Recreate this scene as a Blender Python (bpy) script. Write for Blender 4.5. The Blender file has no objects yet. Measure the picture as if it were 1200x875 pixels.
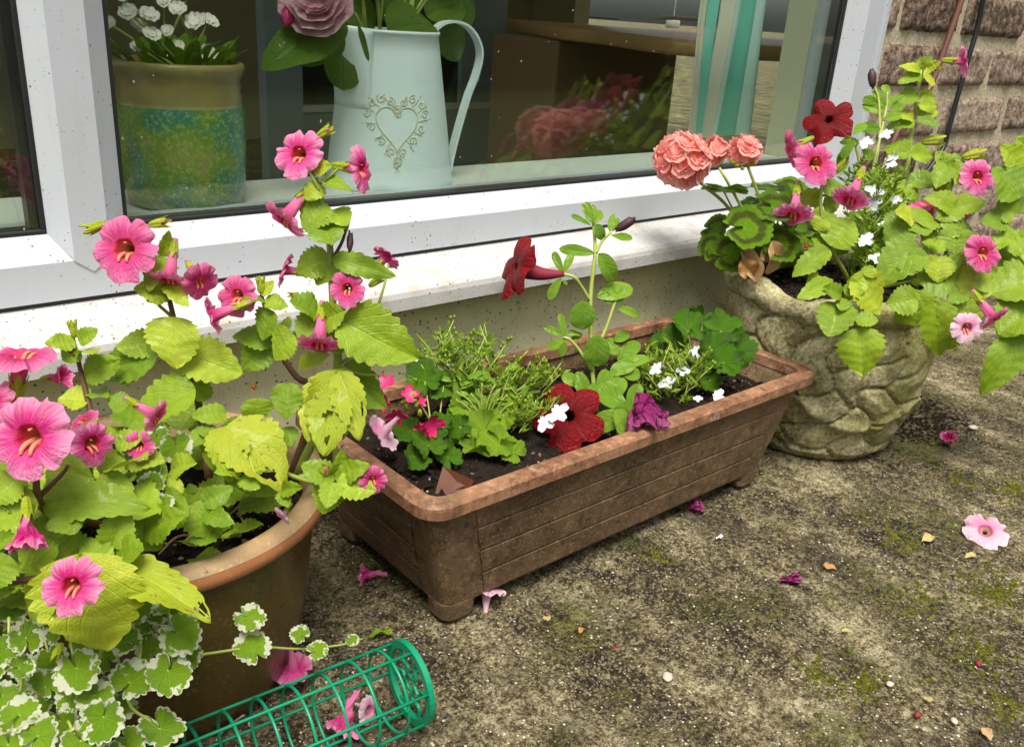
import bpy, bmesh, math, random
import numpy as np
from mathutils import Vector, Matrix, noise
R = math.radians
rnd = random.Random(7)
sc = bpy.context.scene
col = sc.collection
# ------------------------------------------------------------------ camera
CAM = Vector((0, 0, 0.57))
_Z = Vector((177, 2583, 1050)).normalized()
_X = Vector((1290, 339, -1050)); _X = (_X - _Z * _X.dot(_Z)).normalized()
_Y = _Z.cross(_X)
RIGHT = Vector((_X[0], _Y[0], _Z[0])); UP = Vector((_X[1], _Y[1], _Z[1])); BACK = Vector((_X[2], _Y[2], _Z[2]))
cam = bpy.data.objects.new('camera', bpy.data.cameras.new('camera')); col.objects.link(cam)
cam.matrix_world = Matrix(((RIGHT.x, UP.x, BACK.x, CAM.x), (RIGHT.y, UP.y, BACK.y, CAM.y), (RIGHT.z, UP.z, BACK.z, CAM.z), (0, 0, 0, 1)))
cam.data.sensor_fit = 'HORIZONTAL'; cam.data.sensor_width = 36; cam.data.lens = 31.5
cam.data.clip_start = 0.02; cam.data.clip_end = 400
sc.camera = cam
# ------------------------------------------------------------------ sky and sun (bright overcast)
SUN_EL, SUN_AZ = 66, 220      # azimuth measured clockwise from +Y
w = bpy.data.worlds.new('World'); sc.world = w; w.use_nodes = True
nt = w.node_tree; bg = nt.nodes['Background']
sky = nt.nodes.new('ShaderNodeTexSky'); sky.sky_type = 'NISHITA'; sky.sun_disc = False
sky.sun_elevation = R(SUN_EL); sky.sun_rotation = R(SUN_AZ); sky.dust_density = 4; sky.air_density = 1.2; sky.altitude = 50
hs = nt.nodes.new('ShaderNodeHueSaturation'); hs.inputs['Saturation'].default_value = 0.22
nt.links.new(sky.outputs[0], hs.inputs['Color']); nt.links.new(hs.outputs[0], bg.inputs[0])
bg.inputs[1].default_value = 0.058
sl = bpy.data.lights.new('sun', 'SUN'); sl.energy = 1.5; sl.angle = R(26); sl.color = (1, 0.94, 0.84)
so = bpy.data.objects.new('sun', sl); col.objects.link(so)
sd = Vector((math.sin(R(SUN_AZ)) * math.cos(R(SUN_EL)), math.cos(R(SUN_AZ)) * math.cos(R(SUN_EL)), math.sin(R(SUN_EL))))
so.rotation_euler = (-sd).to_track_quat('-Z', 'Y').to_euler(); so.location = (0, -2, 4)
sc.view_settings.view_transform = 'Standard'; sc.view_settings.look = 'None'; sc.view_settings.gamma = 1
sc.view_settings.use_curve_mapping = False; sc.view_settings.exposure = 1.6
sc.render.engine = 'CYCLES'
sc.cycles.max_bounces = 6; sc.cycles.diffuse_bounces = 3; sc.cycles.glossy_bounces = 4; sc.cycles.transparent_max_bounces = 16; sc.cycles.use_denoising = True
# ------------------------------------------------------------------ helpers
def ray(px, py): return (RIGHT * (px - 600) - UP * (py - 437.5) - BACK * 1050) / 1050
def D(px, py, d): return CAM + ray(px, py) * d                       # a point at distance d along the view axis
def onY(px, py, y): r = ray(px, py); return CAM + r * ((y - CAM.y) / r.y)
def onX(px, py, x): r = ray(px, py); return CAM + r * ((x - CAM.x) / r.x)
def onZ(px, py, z=0): r = ray(px, py); return CAM + r * ((z - CAM.z) / r.z)
def depth(p): return -(p - CAM).dot(BACK)
def mm(p, n): return n * depth(p) / 1050                              # n photo pixels at p, in metres
def vdir(a, b, c): return (RIGHT * a + UP * b + BACK * c).normalized()
def tocam(p): return (CAM - p).normalized()
WM = {}
def link(o, parent=None, M=None, label=None, cat=None, group=None, kind=None):
    col.objects.link(o)
    M = M or Matrix()
    WM[o] = M
    if parent:
        o.parent = parent; o.matrix_basis = WM[parent].inverted() @ M
    else: o.matrix_basis = M
    if label: o['label'] = label
    if cat: o['category'] = cat
    if group: o['group'] = group
    if kind: o['kind'] = kind
    return o
def thing(name, loc, label, cat, group=None, kind=None):
    o = bpy.data.objects.new(name, None); o.empty_display_size = 0.02
    return link(o, None, Matrix.Translation(Vector(loc)), label, cat, group, kind)
def mesh(name, verts, faces, mat, uvs=None, smooth=True):
    me = bpy.data.meshes.new(name); me.from_pydata([tuple(v) for v in verts], [], faces)
    if uvs is not None:
        l = me.uv_layers.new(name='UVMap'); vi = np.empty(len(me.loops), dtype=np.int32); me.loops.foreach_get('vertex_index', vi)
        l.data.foreach_set('uv', np.asarray(uvs, dtype=np.float32)[vi].ravel())
    if smooth: me.polygons.foreach_set('use_smooth', [True] * len(me.polygons))
    for m in (mat if isinstance(mat, (list, tuple)) else [mat]): me.materials.append(m)
    me.update(); return me
def inst(me, name, parent, M, **k): return link(bpy.data.objects.new(name, me), parent, M, **k)
def wobj(name, verts, faces, mat, parent=None, uvs=None, smooth=False, **k):   # vertices given in world space
    if parent is not None:
        inv = WM[parent].inverted(); M = WM[parent]; verts = [inv @ Vector(v) for v in verts]
    else: M = None
    return inst(mesh(name, verts, faces, mat, uvs, smooth), name, parent, M, **k)
def boxvf(x0, x1, y0, y1, z0, z1):
    v = [(x, y, z) for z in (z0, z1) for y in (y0, y1) for x in (x0, x1)]
    return v, [(0, 2, 3, 1), (4, 5, 7, 6), (0, 1, 5, 4), (2, 6, 7, 3), (0, 4, 6, 2), (1, 3, 7, 5)]
def box(name, b, mat, parent=None, bev=0, **k):
    v, f = boxvf(*b)
    o = wobj(name, v, f, mat, parent, **k)
    if bev:
        m = o.modifiers.new('b', 'BEVEL'); m.width = bev; m.segments = 2
    return o
def extr(name, prof, a0, a1, mat, parent, axis='X', **k):    # closed profile extruded along an axis; prof = (y,z) for X, (x,y) for Z
    n = len(prof); V = []
    for a in (a0, a1):
        for p in prof: V.append((a, p[0], p[1]) if axis == 'X' else (p[0], p[1], a))
    F = [(i, (i + 1) % n, n + (i + 1) % n, n + i) for i in range(n)] + [tuple(range(n))[::-1], tuple(range(n, 2 * n))]
    return wobj(name, V, F, mat, parent, **k)
def catmull(P, n=6):
    P = [Vector(p) for p in P]
    if len(P) < 3: n = 4
    Q = [P[0] * 2 - P[1]] + P + [P[-1] * 2 - P[-2]]; out = []
    for i in range(1, len(Q) - 2):
        for j in range(n):
            t = j / n; a, b, c, d = Q[i - 1], Q[i], Q[i + 1], Q[i + 2]
            out.append(0.5 * ((2 * b) + (c - a) * t + (2 * a - 5 * b + 4 * c - d) * t * t + (3 * b - a - 3 * c + d) * t ** 3))
    out.append(P[-1]); return out
def tubevf(P, r0, r1=None, seg=7, n=6, closed=False, smooth=True):
    r1 = r0 if r1 is None else r1
    C = catmull(P, n) if smooth and not closed else [Vector(p) for p in P]
    V = []; F = []; N = len(C); prev = None
    for i, c in enumerate(C):
        if closed: t = (C[(i + 1) % N] - C[i - 1])
        else: t = C[min(i + 1, N - 1)] - C[max(i - 1, 0)]
        t = t.normalized()
        a = prev if prev is not None else (Vector((0, 0, 1)) if abs(t.z) < .9 else Vector((1, 0, 0)))
        a = (a - t * a.dot(t)).normalized(); prev = a; b = t.cross(a)
        r = r0 + (r1 - r0) * i / max(1, N - 1)
        for k in range(seg):
            th = 2 * math.pi * k / seg; V.append(c + a * (r * math.cos(th)) + b * (r * math.sin(th)))
    for i in range(N if closed else N - 1):
        j = (i + 1) % N
        for k in range(seg): F.append((i * seg + k, i * seg + (k + 1) % seg, j * seg + (k + 1) % seg, j * seg + k))
    if not closed: F += [tuple(range(seg))[::-1], tuple(range((N - 1) * seg, N * seg))]
    return V, F
def tube(name, P, r0, mat, parent, r1=None, seg=7, n=6, closed=False, smooth=True, **k):
    V, F = tubevf(P, r0, r1, seg, n, closed, smooth); return wobj(name, V, F, mat, parent, smooth=True, **k)
class MB:
    def __init__(s): s.V = []; s.F = []; s.U = []
    def add(s, V, F, U=None):
        o = len(s.V); s.V += list(V); s.F += [tuple(i + o for i in f) for f in F]; s.U += (U if U is not None else [(0.5, 0.5)] * len(V))
def lathe(prof, seg):
    V = []; F = []; n = len(prof); U = []
    for i, (r, z) in enumerate(prof):
        for k in range(seg):
            th = 2 * math.pi * k / seg; V.append(Vector((r * math.cos(th), r * math.sin(th), z))); U.append((k / seg, i / (n - 1)))
    for i in range(n - 1):
        for k in range(seg): F.append((i * seg + k, i * seg + (k + 1) % seg, (i + 1) * seg + (k + 1) % seg, (i + 1) * seg + k))
    return V, F, U
def frame(p, zdir, ydir=None, s=1.0):        # matrix with local Z along zdir and local Y near ydir
    z = Vector(zdir).normalized(); y = Vector(ydir) if ydir is not None else Vector((0, 0, 1))
    y = y - z * y.dot(z)
    if y.length < 1e-4: y = z.orthogonal()
    y.normalize(); x = y.cross(z)
    s = Vector((s, s, s)) if not hasattr(s, '__len__') else Vector(s)
    return Matrix(((x.x * s.x, y.x * s.y, z.x * s.z, p.x), (x.y * s.x, y.y * s.y, z.y * s.z, p.y), (x.z * s.x, y.z * s.y, z.z * s.z, p.z), (0, 0, 0, 1)))
# ------------------------------------------------------------------ materials
class NT:
    def __init__(s, name):
        s.m = bpy.data.materials.new(name); s.m.use_nodes = True; s.t = s.m.node_tree; s.b = s.t.nodes['Principled BSDF']; s.out = s.t.nodes['Material Output']
    def n(s, t, **k):
        x = s.t.nodes.new('ShaderNode' + t)
        for a, v in k.items(): setattr(x, a, v)
        return x
    def L(s, a, b): s.t.links.new(a, b)
    def val(s, sock, v):
        if hasattr(v, 'links') or isinstance(v, bpy.types.NodeSocket): s.L(v, sock)
        else: sock.default_value = v
    def math(s, op, a, b=0.0, c=None, clamp=False):
        x = s.n('Math', operation=op); x.use_clamp = clamp; s.val(x.inputs[0], a); s.val(x.inputs[1], b)
        if c is not None: s.val(x.inputs[2], c)
        return x.outputs[0]
    def mix(s, f, a, b, mode='MIX'):
        x = s.n('Mix', data_type='RGBA', blend_type=mode); s.val(x.inputs[0], f)
        for i, v in ((6, a), (7, b)): s.val(x.inputs[i], v if isinstance(v, bpy.types.NodeSocket) else (*v, 1) if len(v) == 3 else v)
        return x.outputs[2]
    def noise(s, scale, detail=4, rough=.55, vec=None, dist=0):
        x = s.n('TexNoise'); x.inputs['Scale'].default_value = scale; x.inputs['Detail'].default_value = detail; x.inputs['Roughness'].default_value = rough; x.inputs['Distortion'].default_value = dist
        if vec is not None: s.L(vec, x.inputs['Vector'])
        return x.outputs['Fac']
    def vor(s, scale, vec=None, feature='F1', out='Distance'):
        x = s.n('TexVoronoi', feature=feature); x.inputs['Scale'].default_value = scale
        if vec is not None: s.L(vec, x.inputs['Vector'])
        return x.outputs[out]
    def ramp(s, f, stops, interp='LINEAR'):
        x = s.n('ValToRGB'); s.L(f, x.inputs[0]); e = x.color_ramp.elements; x.color_ramp.interpolation = interp
        while len(e) < len(stops): e.new(0.5)
        for i, (p, c) in enumerate(stops): e[i].position = p; e[i].color = (*c, 1) if hasattr(c, '__len__') else (c, c, c, 1)
        return x.outputs[0]
    def sstep(s, v, a, b):
        x = s.n('MapRange', interpolation_type='SMOOTHSTEP'); s.val(x.inputs[0], v); x.inputs[1].default_value = a; x.inputs[2].default_value = b
        return x.outputs[0]
    def bump(s, h, strength=.3, dist=.002, prev=None):
        x = s.n('Bump'); x.inputs['Strength'].default_value = strength; x.inputs['Distance'].default_value = dist; s.L(h, x.inputs['Height'])
        if prev is not None: s.L(prev, x.inputs['Normal'])
        s.L(x.outputs[0], s.b.inputs['Normal']); return x.outputs[0]
    def set(s, col=None, rough=.5, spec=.5, metal=0, **k):
        if col is not None: s.val(s.b.inputs['Base Color'], col if isinstance(col, bpy.types.NodeSocket) else (*col, 1))
        s.val(s.b.inputs['Roughness'], rough); s.b.inputs['Specular IOR Level'].default_value = spec; s.b.inputs['Metallic'].default_value = metal
        for a, v in k.items(): s.val(s.b.inputs[a.replace('_', ' ')], v)
        return s
    def pos(s): return s.n('NewGeometry').outputs['Position']
    def obj(s): return s.n('TexCoord').outputs['Object']
    def uv(s):
        x = s.n('SeparateXYZ'); s.L(s.n('TexCoord').outputs['UV'], x.inputs[0]); return x.outputs[0], x.outputs[1]
    def rand(s): return s.n('ObjectInfo').outputs['Random']
    def thin(s, colsock, amount=.35, tint=(1, 1, 1)):           # adds translucency for leaves and petals
        tr = s.n('BsdfTranslucent'); s.L(s.mix(1, colsock, tint, 'MULTIPLY'), tr.inputs[0])
        mx = s.n('MixShader'); mx.inputs[0].default_value = amount; s.L(s.b.outputs[0], mx.inputs[1]); s.L(tr.outputs[0], mx.inputs[2]); s.L(mx.outputs[0], s.out.inputs[0])
def plain(name, c, rough=.5, spec=.5, metal=0, nz=0, nscale=60, bump=0):
    t = NT(name)
    if nz:
        f = t.noise(nscale, 5, .6, t.obj()); cc = t.mix(f, tuple(x * (1 - nz) for x in c), tuple(min(1, x * (1 + nz)) for x in c)); t.set(cc, rough, spec, metal)
        if bump: t.bump(f, bump, .002)
    else: t.set(c, rough, spec, metal)
    return t.m
def leafmat(name, c0, c1, vein, nv=7, slant=.42, rough=.36, yellow=None, tr=.28, bump=.5, spots=0):
    t = NT(name); u, v = t.uv(); rd = t.rand()
    av = t.math('ABSOLUTE', t.math('MULTIPLY_ADD', v, 2, -1))
    ph = t.math('FRACT', t.math('MULTIPLY', t.math('SUBTRACT', u, t.math('MULTIPLY', av, slant)), nv))
    dd = t.math('MINIMUM', ph, t.math('SUBTRACT', 1, ph))
    side = t.sstep(dd, .10, .0); mid = t.sstep(av, .06, .0)
    vn = t.math('MAXIMUM', t.math('MULTIPLY', side, .7), mid)
    ob = t.obj(); n1 = t.noise(3.5, 4, .6, ob); n2 = t.noise(40, 3, .6, ob)
    f = t.math('ADD', t.math('MULTIPLY', n1, .7), t.math('MULTIPLY', rd, .62))
    c = t.mix(t.math('SUBTRACT', f, .1, clamp=True), c0, c1)
    if yellow: c = t.mix(t.math('MULTIPLY', t.sstep(t.math('ADD', rd, t.math('MULTIPLY', n1, .5)), 1.0, 1.4), .7), c, yellow)
    c = t.mix(t.math('MULTIPLY', vn, .26), c, vein)
    c = t.mix(t.math('MULTIPLY', t.sstep(n2, .5, .75), .18), c, tuple(x * .55 for x in c0))
    if spots:
        br = t.sstep(t.noise(6.5, 5, .65, ob), .60, .66); c = t.mix(t.math('MULTIPLY', br, spots), c, (.22, .13, .03))
    t.set(c, t.math('MULTIPLY_ADD', n2, .3, rough - .1), .32, Coat_Weight=.12, Coat_Roughness=.1)
    drop = t.math('MULTIPLY', t.sstep(t.vor(34, ob), .20, .04), t.sstep(t.noise(7, 2, .5, ob), .50, .58))
    h = t.math('ADD', t.math('ADD', t.math('MULTIPLY', vn, -1), t.math('MULTIPLY', n2, .35)), t.math('MULTIPLY', drop, 1.1)); t.bump(h, bump, .02)
    t.thin(c, tr, (1, 1, .6)); return t.m
M = {}
M['mim_leaf'] = leafmat('mimulus_leaf', (.095, .205, .007), (.35, .48, .022), (.46, .58, .07), 6, .5, yellow=(.50, .53, .04), tr=.24, bump=.32)
M['mim_torn'] = leafmat('mimulus_leaf_old', (.27, .37, .012), (.46, .50, .035), (.54, .56, .08), 6, .5, tr=.24, bump=.35, spots=.9)
M['pet_leaf'] = leafmat('petunia_leaf', (.11, .25, .008), (.24, .41, .025), (.36, .48, .08), 5, .35, rough=.5, tr=.25)
M['lob_leaf'] = leafmat('lobelia_leaf', (.14, .28, .008), (.34, .48, .03), (.36, .46, .06), 3, .2, rough=.45, tr=.3)
M['rose_leaf'] = leafmat('rose_leaf', (.07, .16, .01), (.14, .24, .02), (.25, .34, .06), 8, .4, tr=.3)
def polarleaf(name, g0, g1, zone=None, edge=None, rough=.38):
    t = NT(name); u, v = t.uv(); rd = t.rand(); ob = t.obj(); n1 = t.noise(3, 4, .6, ob); n2 = t.noise(30, 3, .6, ob)
    c = t.mix(t.math('ADD', t.math('MULTIPLY', n1, .5), t.math('MULTIPLY', rd, .4)), g0, g1)
    ph = t.math('FRACT', t.math('MULTIPLY', u, 11)); dd = t.math('MINIMUM', ph, t.math('SUBTRACT', 1, ph))
    vein = t.math('MULTIPLY', t.sstep(t.math('MULTIPLY', dd, v), .05, .0), t.sstep(v, .95, .5))
    if zone:
        z = t.math('SUBTRACT', v, t.math('MULTIPLY', n1, .25)); b = t.math('MULTIPLY', t.sstep(z, .30, .42), t.sstep(z, .72, .58))
        c = t.mix(t.math('MULTIPLY', b, .8), c, zone)
    c = t.mix(t.math('MULTIPLY', vein, .22), c, tuple(min(1, x * 1.5 + .02) for x in g1))
    if edge:
        big = t.noise(2.2, 3, .7, ob)
        xr = t.n('VectorMath', operation='ADD'); t.L(ob, xr.inputs[0]); cx = t.n('CombineXYZ'); t.L(t.math('MULTIPLY', rd, 50), cx.inputs[0]); t.L(cx.outputs[0], xr.inputs[1]); pv = xr.outputs[0]
        big = t.noise(1.5, 2, .5, pv); lim = t.math('ADD', t.math('MULTIPLY_ADD', big, -2.4, 2.08), t.math('MULTIPLY_ADD', t.noise(7, 3, .7, pv), -.5, .25)); lim = t.math('MINIMUM', lim, t.math('MULTIPLY_ADD', t.noise(3.5, 3, .6, pv), -.5, 1.19))
        e = t.sstep(t.math('SUBTRACT', v, lim), -.02, .03); c = t.mix(e, c, edge)
    c = t.mix(t.math('MULTIPLY', t.sstep(t.vor(9, ob), .12, .05), .7), c, (.02, .03, .005))
    t.set(c, t.math('MULTIPLY_ADD', n2, .2, rough - .1), .32); t.bump(t.math('ADD', t.math('MULTIPLY', vein, -1), t.math('MULTIPLY', n2, .5)), .5, .03)
    t.thin(c, .25, (1, 1, .7)); return t.m
M['ger_leaf'] = polarleaf('geranium_leaf', (.06, .15, .004), (.16, .31, .008), zone=(.045, .035, .008))
M['gp_leaf'] = polarleaf('geranium_leaf_plain', (.035, .115, .004), (.11, .25, .012), rough=.28)
M['cr_leaf'] = polarleaf('crinkled_leaf', (.12, .26, .008), (.31, .45, .03), rough=.35)
M['ivy_leaf'] = polarleaf('ground_ivy_leaf', (.10, .22, .006), (.26, .42, .025), edge=(.66, .69, .50))
def petalmat(name, up0, lo0, edge, throat=None, streak=.5, vt=.5, sat=.25, tr=.3, specks=0, tube=None):
    # u = angle (0.25 = top), v = 0..vt tube, vt..1 lobe
    t = NT(name); u, v = t.uv(); rd = t.rand(); ob = t.obj()
    s = t.math('SINE', t.math('MULTIPLY', u, 2 * math.pi)); upf = t.sstep(s, -.1, .45)
    c = t.mix(upf, lo0, up0)
    x = t.n('CombineXYZ'); t.L(t.math('MULTIPLY', u, 60), x.inputs[0]); t.L(t.math('MULTIPLY', v, 2.5), x.inputs[1])
    st = t.noise(1, 3, .6, x.outputs[0])
    ef = t.math('MULTIPLY', t.sstep(t.math('ADD', v, t.math('MULTIPLY_ADD', st, streak, -streak / 2)), .62, 1.04), 1.0)
    c = t.mix(t.math('MULTIPLY', ef, .75), c, edge)
    c = t.mix(t.math('MULTIPLY', t.sstep(st, .5, .8), .16), c, edge)
    if throat:
        bf = t.n('NewGeometry').outputs['Backfacing']          # the inside of the bloom; the outside of the tube has its own colour
        c = t.mix(t.math('MULTIPLY', t.sstep(v, vt + .13, vt - .03), bf), c, throat[0]); c = t.mix(t.math('MULTIPLY', t.math('MULTIPLY', t.sstep(v, vt - .02, vt - .16), .8), bf), c, throat[1])
        c = t.mix(t.math('MULTIPLY', t.sstep(v, vt + .02, vt - .25), t.math('SUBTRACT', 1, bf)), c, t.mix(.45, tube or lo0, edge))
    c = t.mix(t.math('MULTIPLY', rd, sat), c, t.mix(.35, c, (.9, .30, .55)))
    if specks: c = t.mix(t.math('MULTIPLY', t.math('MULTIPLY', t.sstep(t.vor(20, ob), .10, .04), t.sstep(t.noise(3, 3, .6, ob), .45, .6)), specks), c, (.95, .9, .9))
    t.set(c, .5, .22); t.bump(t.math('ADD', st, t.math('MULTIPLY', t.noise(9, 3, .5, ob), .6)), .35, .04); t.thin(c, tr); return t.m
M['mim'] = petalmat('mimulus_petal', (.54, .003, .17), (.72, .05, .28), (.90, .40, .60), ((.58, .012, .08), (.80, .20, .05)))
M['mim_deep'] = petalmat('mimulus_petal_deep', (.44, .002, .12), (.60, .03, .20), (.80, .26, .46), ((.68, .04, .08), (.85, .33, .10)))
M['mim_pale'] = petalmat('mimulus_petal_pale', (.78, .30, .50), (.86, .52, .66), (.88, .72, .78), ((.55, .08, .22), (.80, .50, .35)))
M['mim_out'] = petalmat('mimulus_tube', (.70, .10, .22), (.74, .15, .28), (.84, .35, .50))
M['palate'] = plain('mimulus_palate', (.80, .22, .14), .6, nz=.5, nscale=16, bump=.5)
M['pet'] = petalmat('petunia_petal', (.120, .0002, .0022), (.135, .0003, .0028), (.20, .0008, .006), ((.09, .0005, .002), (.02, .001, .002)), streak=.3, sat=.0, tr=.12, specks=.45)  # white speckle, with sheen spots painted into the petal colour
M['pet_back'] = plain('petunia_tube', (.20, .02, .04), .6, .2, nz=.3)
M['faded'] = petalmat('faded_petal', (.20, .01, .10), (.26, .03, .13), (.36, .10, .22), sat=0, tr=.15, specks=.3)
M['ger'] = petalmat('geranium_petal', (1.0, .31, .25), (1.0, .33, .27), (1.0, .62, .56), ((.95, .20, .14), (.9, .4, .3)), sat=.04, tr=.45)
M['hot'] = plain('ivy_geranium_petal', (.62, .02, .13), .5, nz=.3, nscale=20)
M['white'] = plain('lobelia_petal', (.60, .61, .64), .5, .2, nz=.08)
M['cream'] = plain('dianthus_petal', (.82, .78, .68), .55, nz=.12, nscale=20)
M['rose'] = petalmat('rose_petal', (.74, .36, .46), (.74, .36, .46), (.84, .60, .66), sat=.1, tr=.35)
M['calyx'] = leafmat('calyx', (.30, .42, .01), (.50, .58, .03), (.55, .45, .12), 5, 0, tr=.25)
M['bud'] = plain('flower_bud', (.48, .02, .14), .45, nz=.3, nscale=20)
M['stem'] = plain('green_stem', (.24, .30, .05), .45, nz=.3, nscale=40)
M['stem_red'] = plain('red_brown_stem', (.11, .05, .025), .45, nz=.4, nscale=40)
M['stem_y'] = plain('pale_stem', (.33, .40, .08), .45, nz=.25, nscale=40)
M['dead'] = plain('dead_leaf', (.42, .27, .12), .7, nz=.4, nscale=8, bump=.6)
M['dead_o'] = plain('orange_dead_leaf', (.40, .20, .06), .7, nz=.45, nscale=8, bump=.6)
M['dark_bud'] = plain('withered_bud', (.05, .015, .02), .6, nz=.3)
def soilmat():
    t = NT('potting_soil'); p = t.pos(); a = t.noise(160, 6, .7, p); b = t.noise(28, 4, .6, p)
    c = t.ramp(a, [(.3, (.006, .004, .003)), (.6, (.028, .018, .012)), (.8, (.07, .045, .03))]); t.set(c, .85, .2); t.bump(t.math('ADD', a, b), .9, .008); return t.m
M['soil'] = soilmat()
def groundmat():
    t = NT('mossy_concrete'); p = t.pos()
    mp = t.n('Mapping'); mp.inputs['Rotation'].default_value = (0, 0, .7); mp.inputs['Scale'].default_value = (1, .45, 1); t.L(p, mp.inputs[0]); q = mp.outputs[0]
    n0 = t.noise(3.2, 4, .6, p); n1 = t.noise(11, 6, .68, q); n2 = t.noise(60, 7, .75, p); n3 = t.noise(420, 4, .75, p); n4 = t.noise(170, 5, .75, p)
    g = t.math('ADD', t.math('ADD', t.math('MULTIPLY', n2, .34), t.math('MULTIPLY', n4, .38)), t.math('MULTIPLY', n3, .28))
    g2 = t.math('ADD', g, t.math('MULTIPLY_ADD', n1, .46, -.225))
    c = t.ramp(g2, [(.40, (.010, .007, .003)), (.455, (.050, .038, .016)), (.50, (.15, .118, .053)), (.54, (.32, .27, .135)), (.59, (.60, .54, .33)), (.66, (.82, .77, .56))])
    dark = t.sstep(t.math('ADD', t.noise(14, 5, .65, p), t.math('MULTIPLY', n0, .7)), .84, .66)
    vc = t.n('TexVoronoi'); vc.inputs['Scale'].default_value = 430; t.L(p, vc.inputs['Vector']); gx_ = t.n('SeparateXYZ'); t.L(vc.outputs['Color'], gx_.inputs[0])
    c = t.mix(t.math('MULTIPLY', t.sstep(gx_.outputs[0], .66, .95), .5), c, (.58, .53, .38)); c = t.mix(t.math('MULTIPLY', t.sstep(gx_.outputs[0], .36, .05), .6), c, (.03, .023, .013))
    c = t.mix(t.math('MULTIPLY', dark, .66), c, t.ramp(g, [(.40, (.010, .007, .005)), (.5, (.050, .036, .022)), (.58, (.12, .095, .058)), (.68, (.36, .32, .22))]))
    ms = t.math('ADD', t.math('MULTIPLY', t.noise(6.5, 5, .68, p), .75), t.math('MULTIPLY', n2, .4)); mf = t.sstep(ms, .59, .70)
    moss = t.ramp(t.math('ADD', t.math('MULTIPLY', n3, .5), t.math('MULTIPLY', n4, .5)), [(.40, (.022, .026, .001)), (.5, (.10, .115, .003)), (.62, (.29, .31, .02))])
    c = t.mix(t.math('MULTIPLY', mf, t.math('MULTIPLY_ADD', n4, .9, .2)), c, moss)
    pit = t.sstep(t.vor(150, p), .20, .06); c = t.mix(t.math('MULTIPLY', t.math('MULTIPLY', pit, t.sstep(n2, .56, .44)), .85), c, (.012, .009, .006))
    sp = t.sstep(t.vor(260, p), .26, .12); sel = t.sstep(t.noise(70, 4, .7, p), .50, .60); c = t.mix(t.math('MULTIPLY', t.math('MULTIPLY', sp, sel), .8), c, (.62, .58, .46))
    c = t.mix(1, c, (.80, .78, .74), 'MULTIPLY')
    t.set(c, t.math('MULTIPLY_ADD', n2, -.25, .95), .3)
    h = t.math('ADD', t.math('ADD', t.math('MULTIPLY', n2, .8), t.math('MULTIPLY', n4, .8)), t.math('ADD', t.math('MULTIPLY', n3, .5), t.math('MULTIPLY', mf, .5))); t.bump(h, .9, .007); return t.m
M['ground'] = groundmat()
def paintmat(name, c, dirt, dens=.5, streaks=0, rough=.35, tint=None, scale=1, bump=.1, film=0, soft=(.30, .24, .15)):
    t = NT(name); p = t.pos(); n = t.noise(7, 4, .6, p); cc = t.mix(t.math('MULTIPLY', n, .6), c, tint or tuple(x * .86 for x in c))
    if film: cc = t.mix(t.math('MULTIPLY', t.sstep(t.noise(34, 6, .75, p), .46, .68), film), cc, soft)
    for sc_, th, k in ((230 * scale, .30, .9), (450 * scale, .28, .8)):
        v = t.n('TexVoronoi'); v.inputs['Scale'].default_value = sc_; t.L(p, v.inputs['Vector']); ch = t.n('SeparateXYZ'); t.L(v.outputs['Color'], ch.inputs[0])
        s1 = t.sstep(t.math('SUBTRACT', v.outputs['Distance'], t.math('MULTIPLY', ch.outputs[0], th)), .0, -.05)
        sel = t.sstep(t.math('ADD', t.math('MULTIPLY', ch.outputs[1], .32), t.math('MULTIPLY', t.noise(11, 5, .75, p), .68)), .76 - dens * .5, .78 - dens * .5)
        cc = t.mix(t.math('MULTIPLY', t.math('MULTIPLY', s1, sel), k), cc, dirt)
    if streaks:
        mp = t.n('Mapping'); mp.inputs['Scale'].default_value = (60, 60, 6); t.L(p, mp.inputs[0]); st = t.sstep(t.noise(1.2, 5, .7, mp.outputs[0]), .52, .8)
        cc = t.mix(t.math('MULTIPLY', st, streaks), cc, soft)
    t.set(cc, rough, .5); t.bump(t.noise(300, 3, .6, p), bump, .001); return t.m
M['upvc'] = paintmat('white_plastic', (.52, .55, .59), (.07, .06, .045), .34, .16, rough=.3, film=.05, soft=(.34, .27, .17))
M['sill'] = paintmat('dirty_white_sill', (.56, .56, .55), (.09, .06, .035), .60, .25, rough=.4, film=.55, soft=(.42, .33, .23))
M['render'] = paintmat('cream_painted_wall', (.80, .78, .50), (.018, .016, .010), .50, .3, rough=.6, scale=.75, tint=(.66, .64, .33), bump=.4, film=.15, soft=(.28, .26, .13))
M['gasket'] = plain('black_rubber', (.012, .014, .013), .5)
M['spacer'] = plain('spacer_bar', (.05, .05, .05), .4, metal=.6)
def glassmat():
    t = NT('window_glass'); lw = t.n('LayerWeight'); lw.inputs[0].default_value = .5
    f = t.math('MULTIPLY_ADD', t.math('POWER', lw.outputs['Facing'], 5.0), .9, .058)
    tr = t.n('BsdfTransparent'); tr.inputs[0].default_value = (.965, .985, .97, 1); gl = t.n('BsdfGlossy'); gl.inputs['Roughness'].default_value = 0.0; gl.inputs[0].default_value = (1, 1, 1, 1)
    mx = t.n('MixShader'); t.L(f, mx.inputs[0]); t.L(tr.outputs[0], mx.inputs[1]); t.L(gl.outputs[0], mx.inputs[2]); t.L(mx.outputs[0], t.out.inputs[0]); return t.m
M['glass'] = glassmat()
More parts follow.
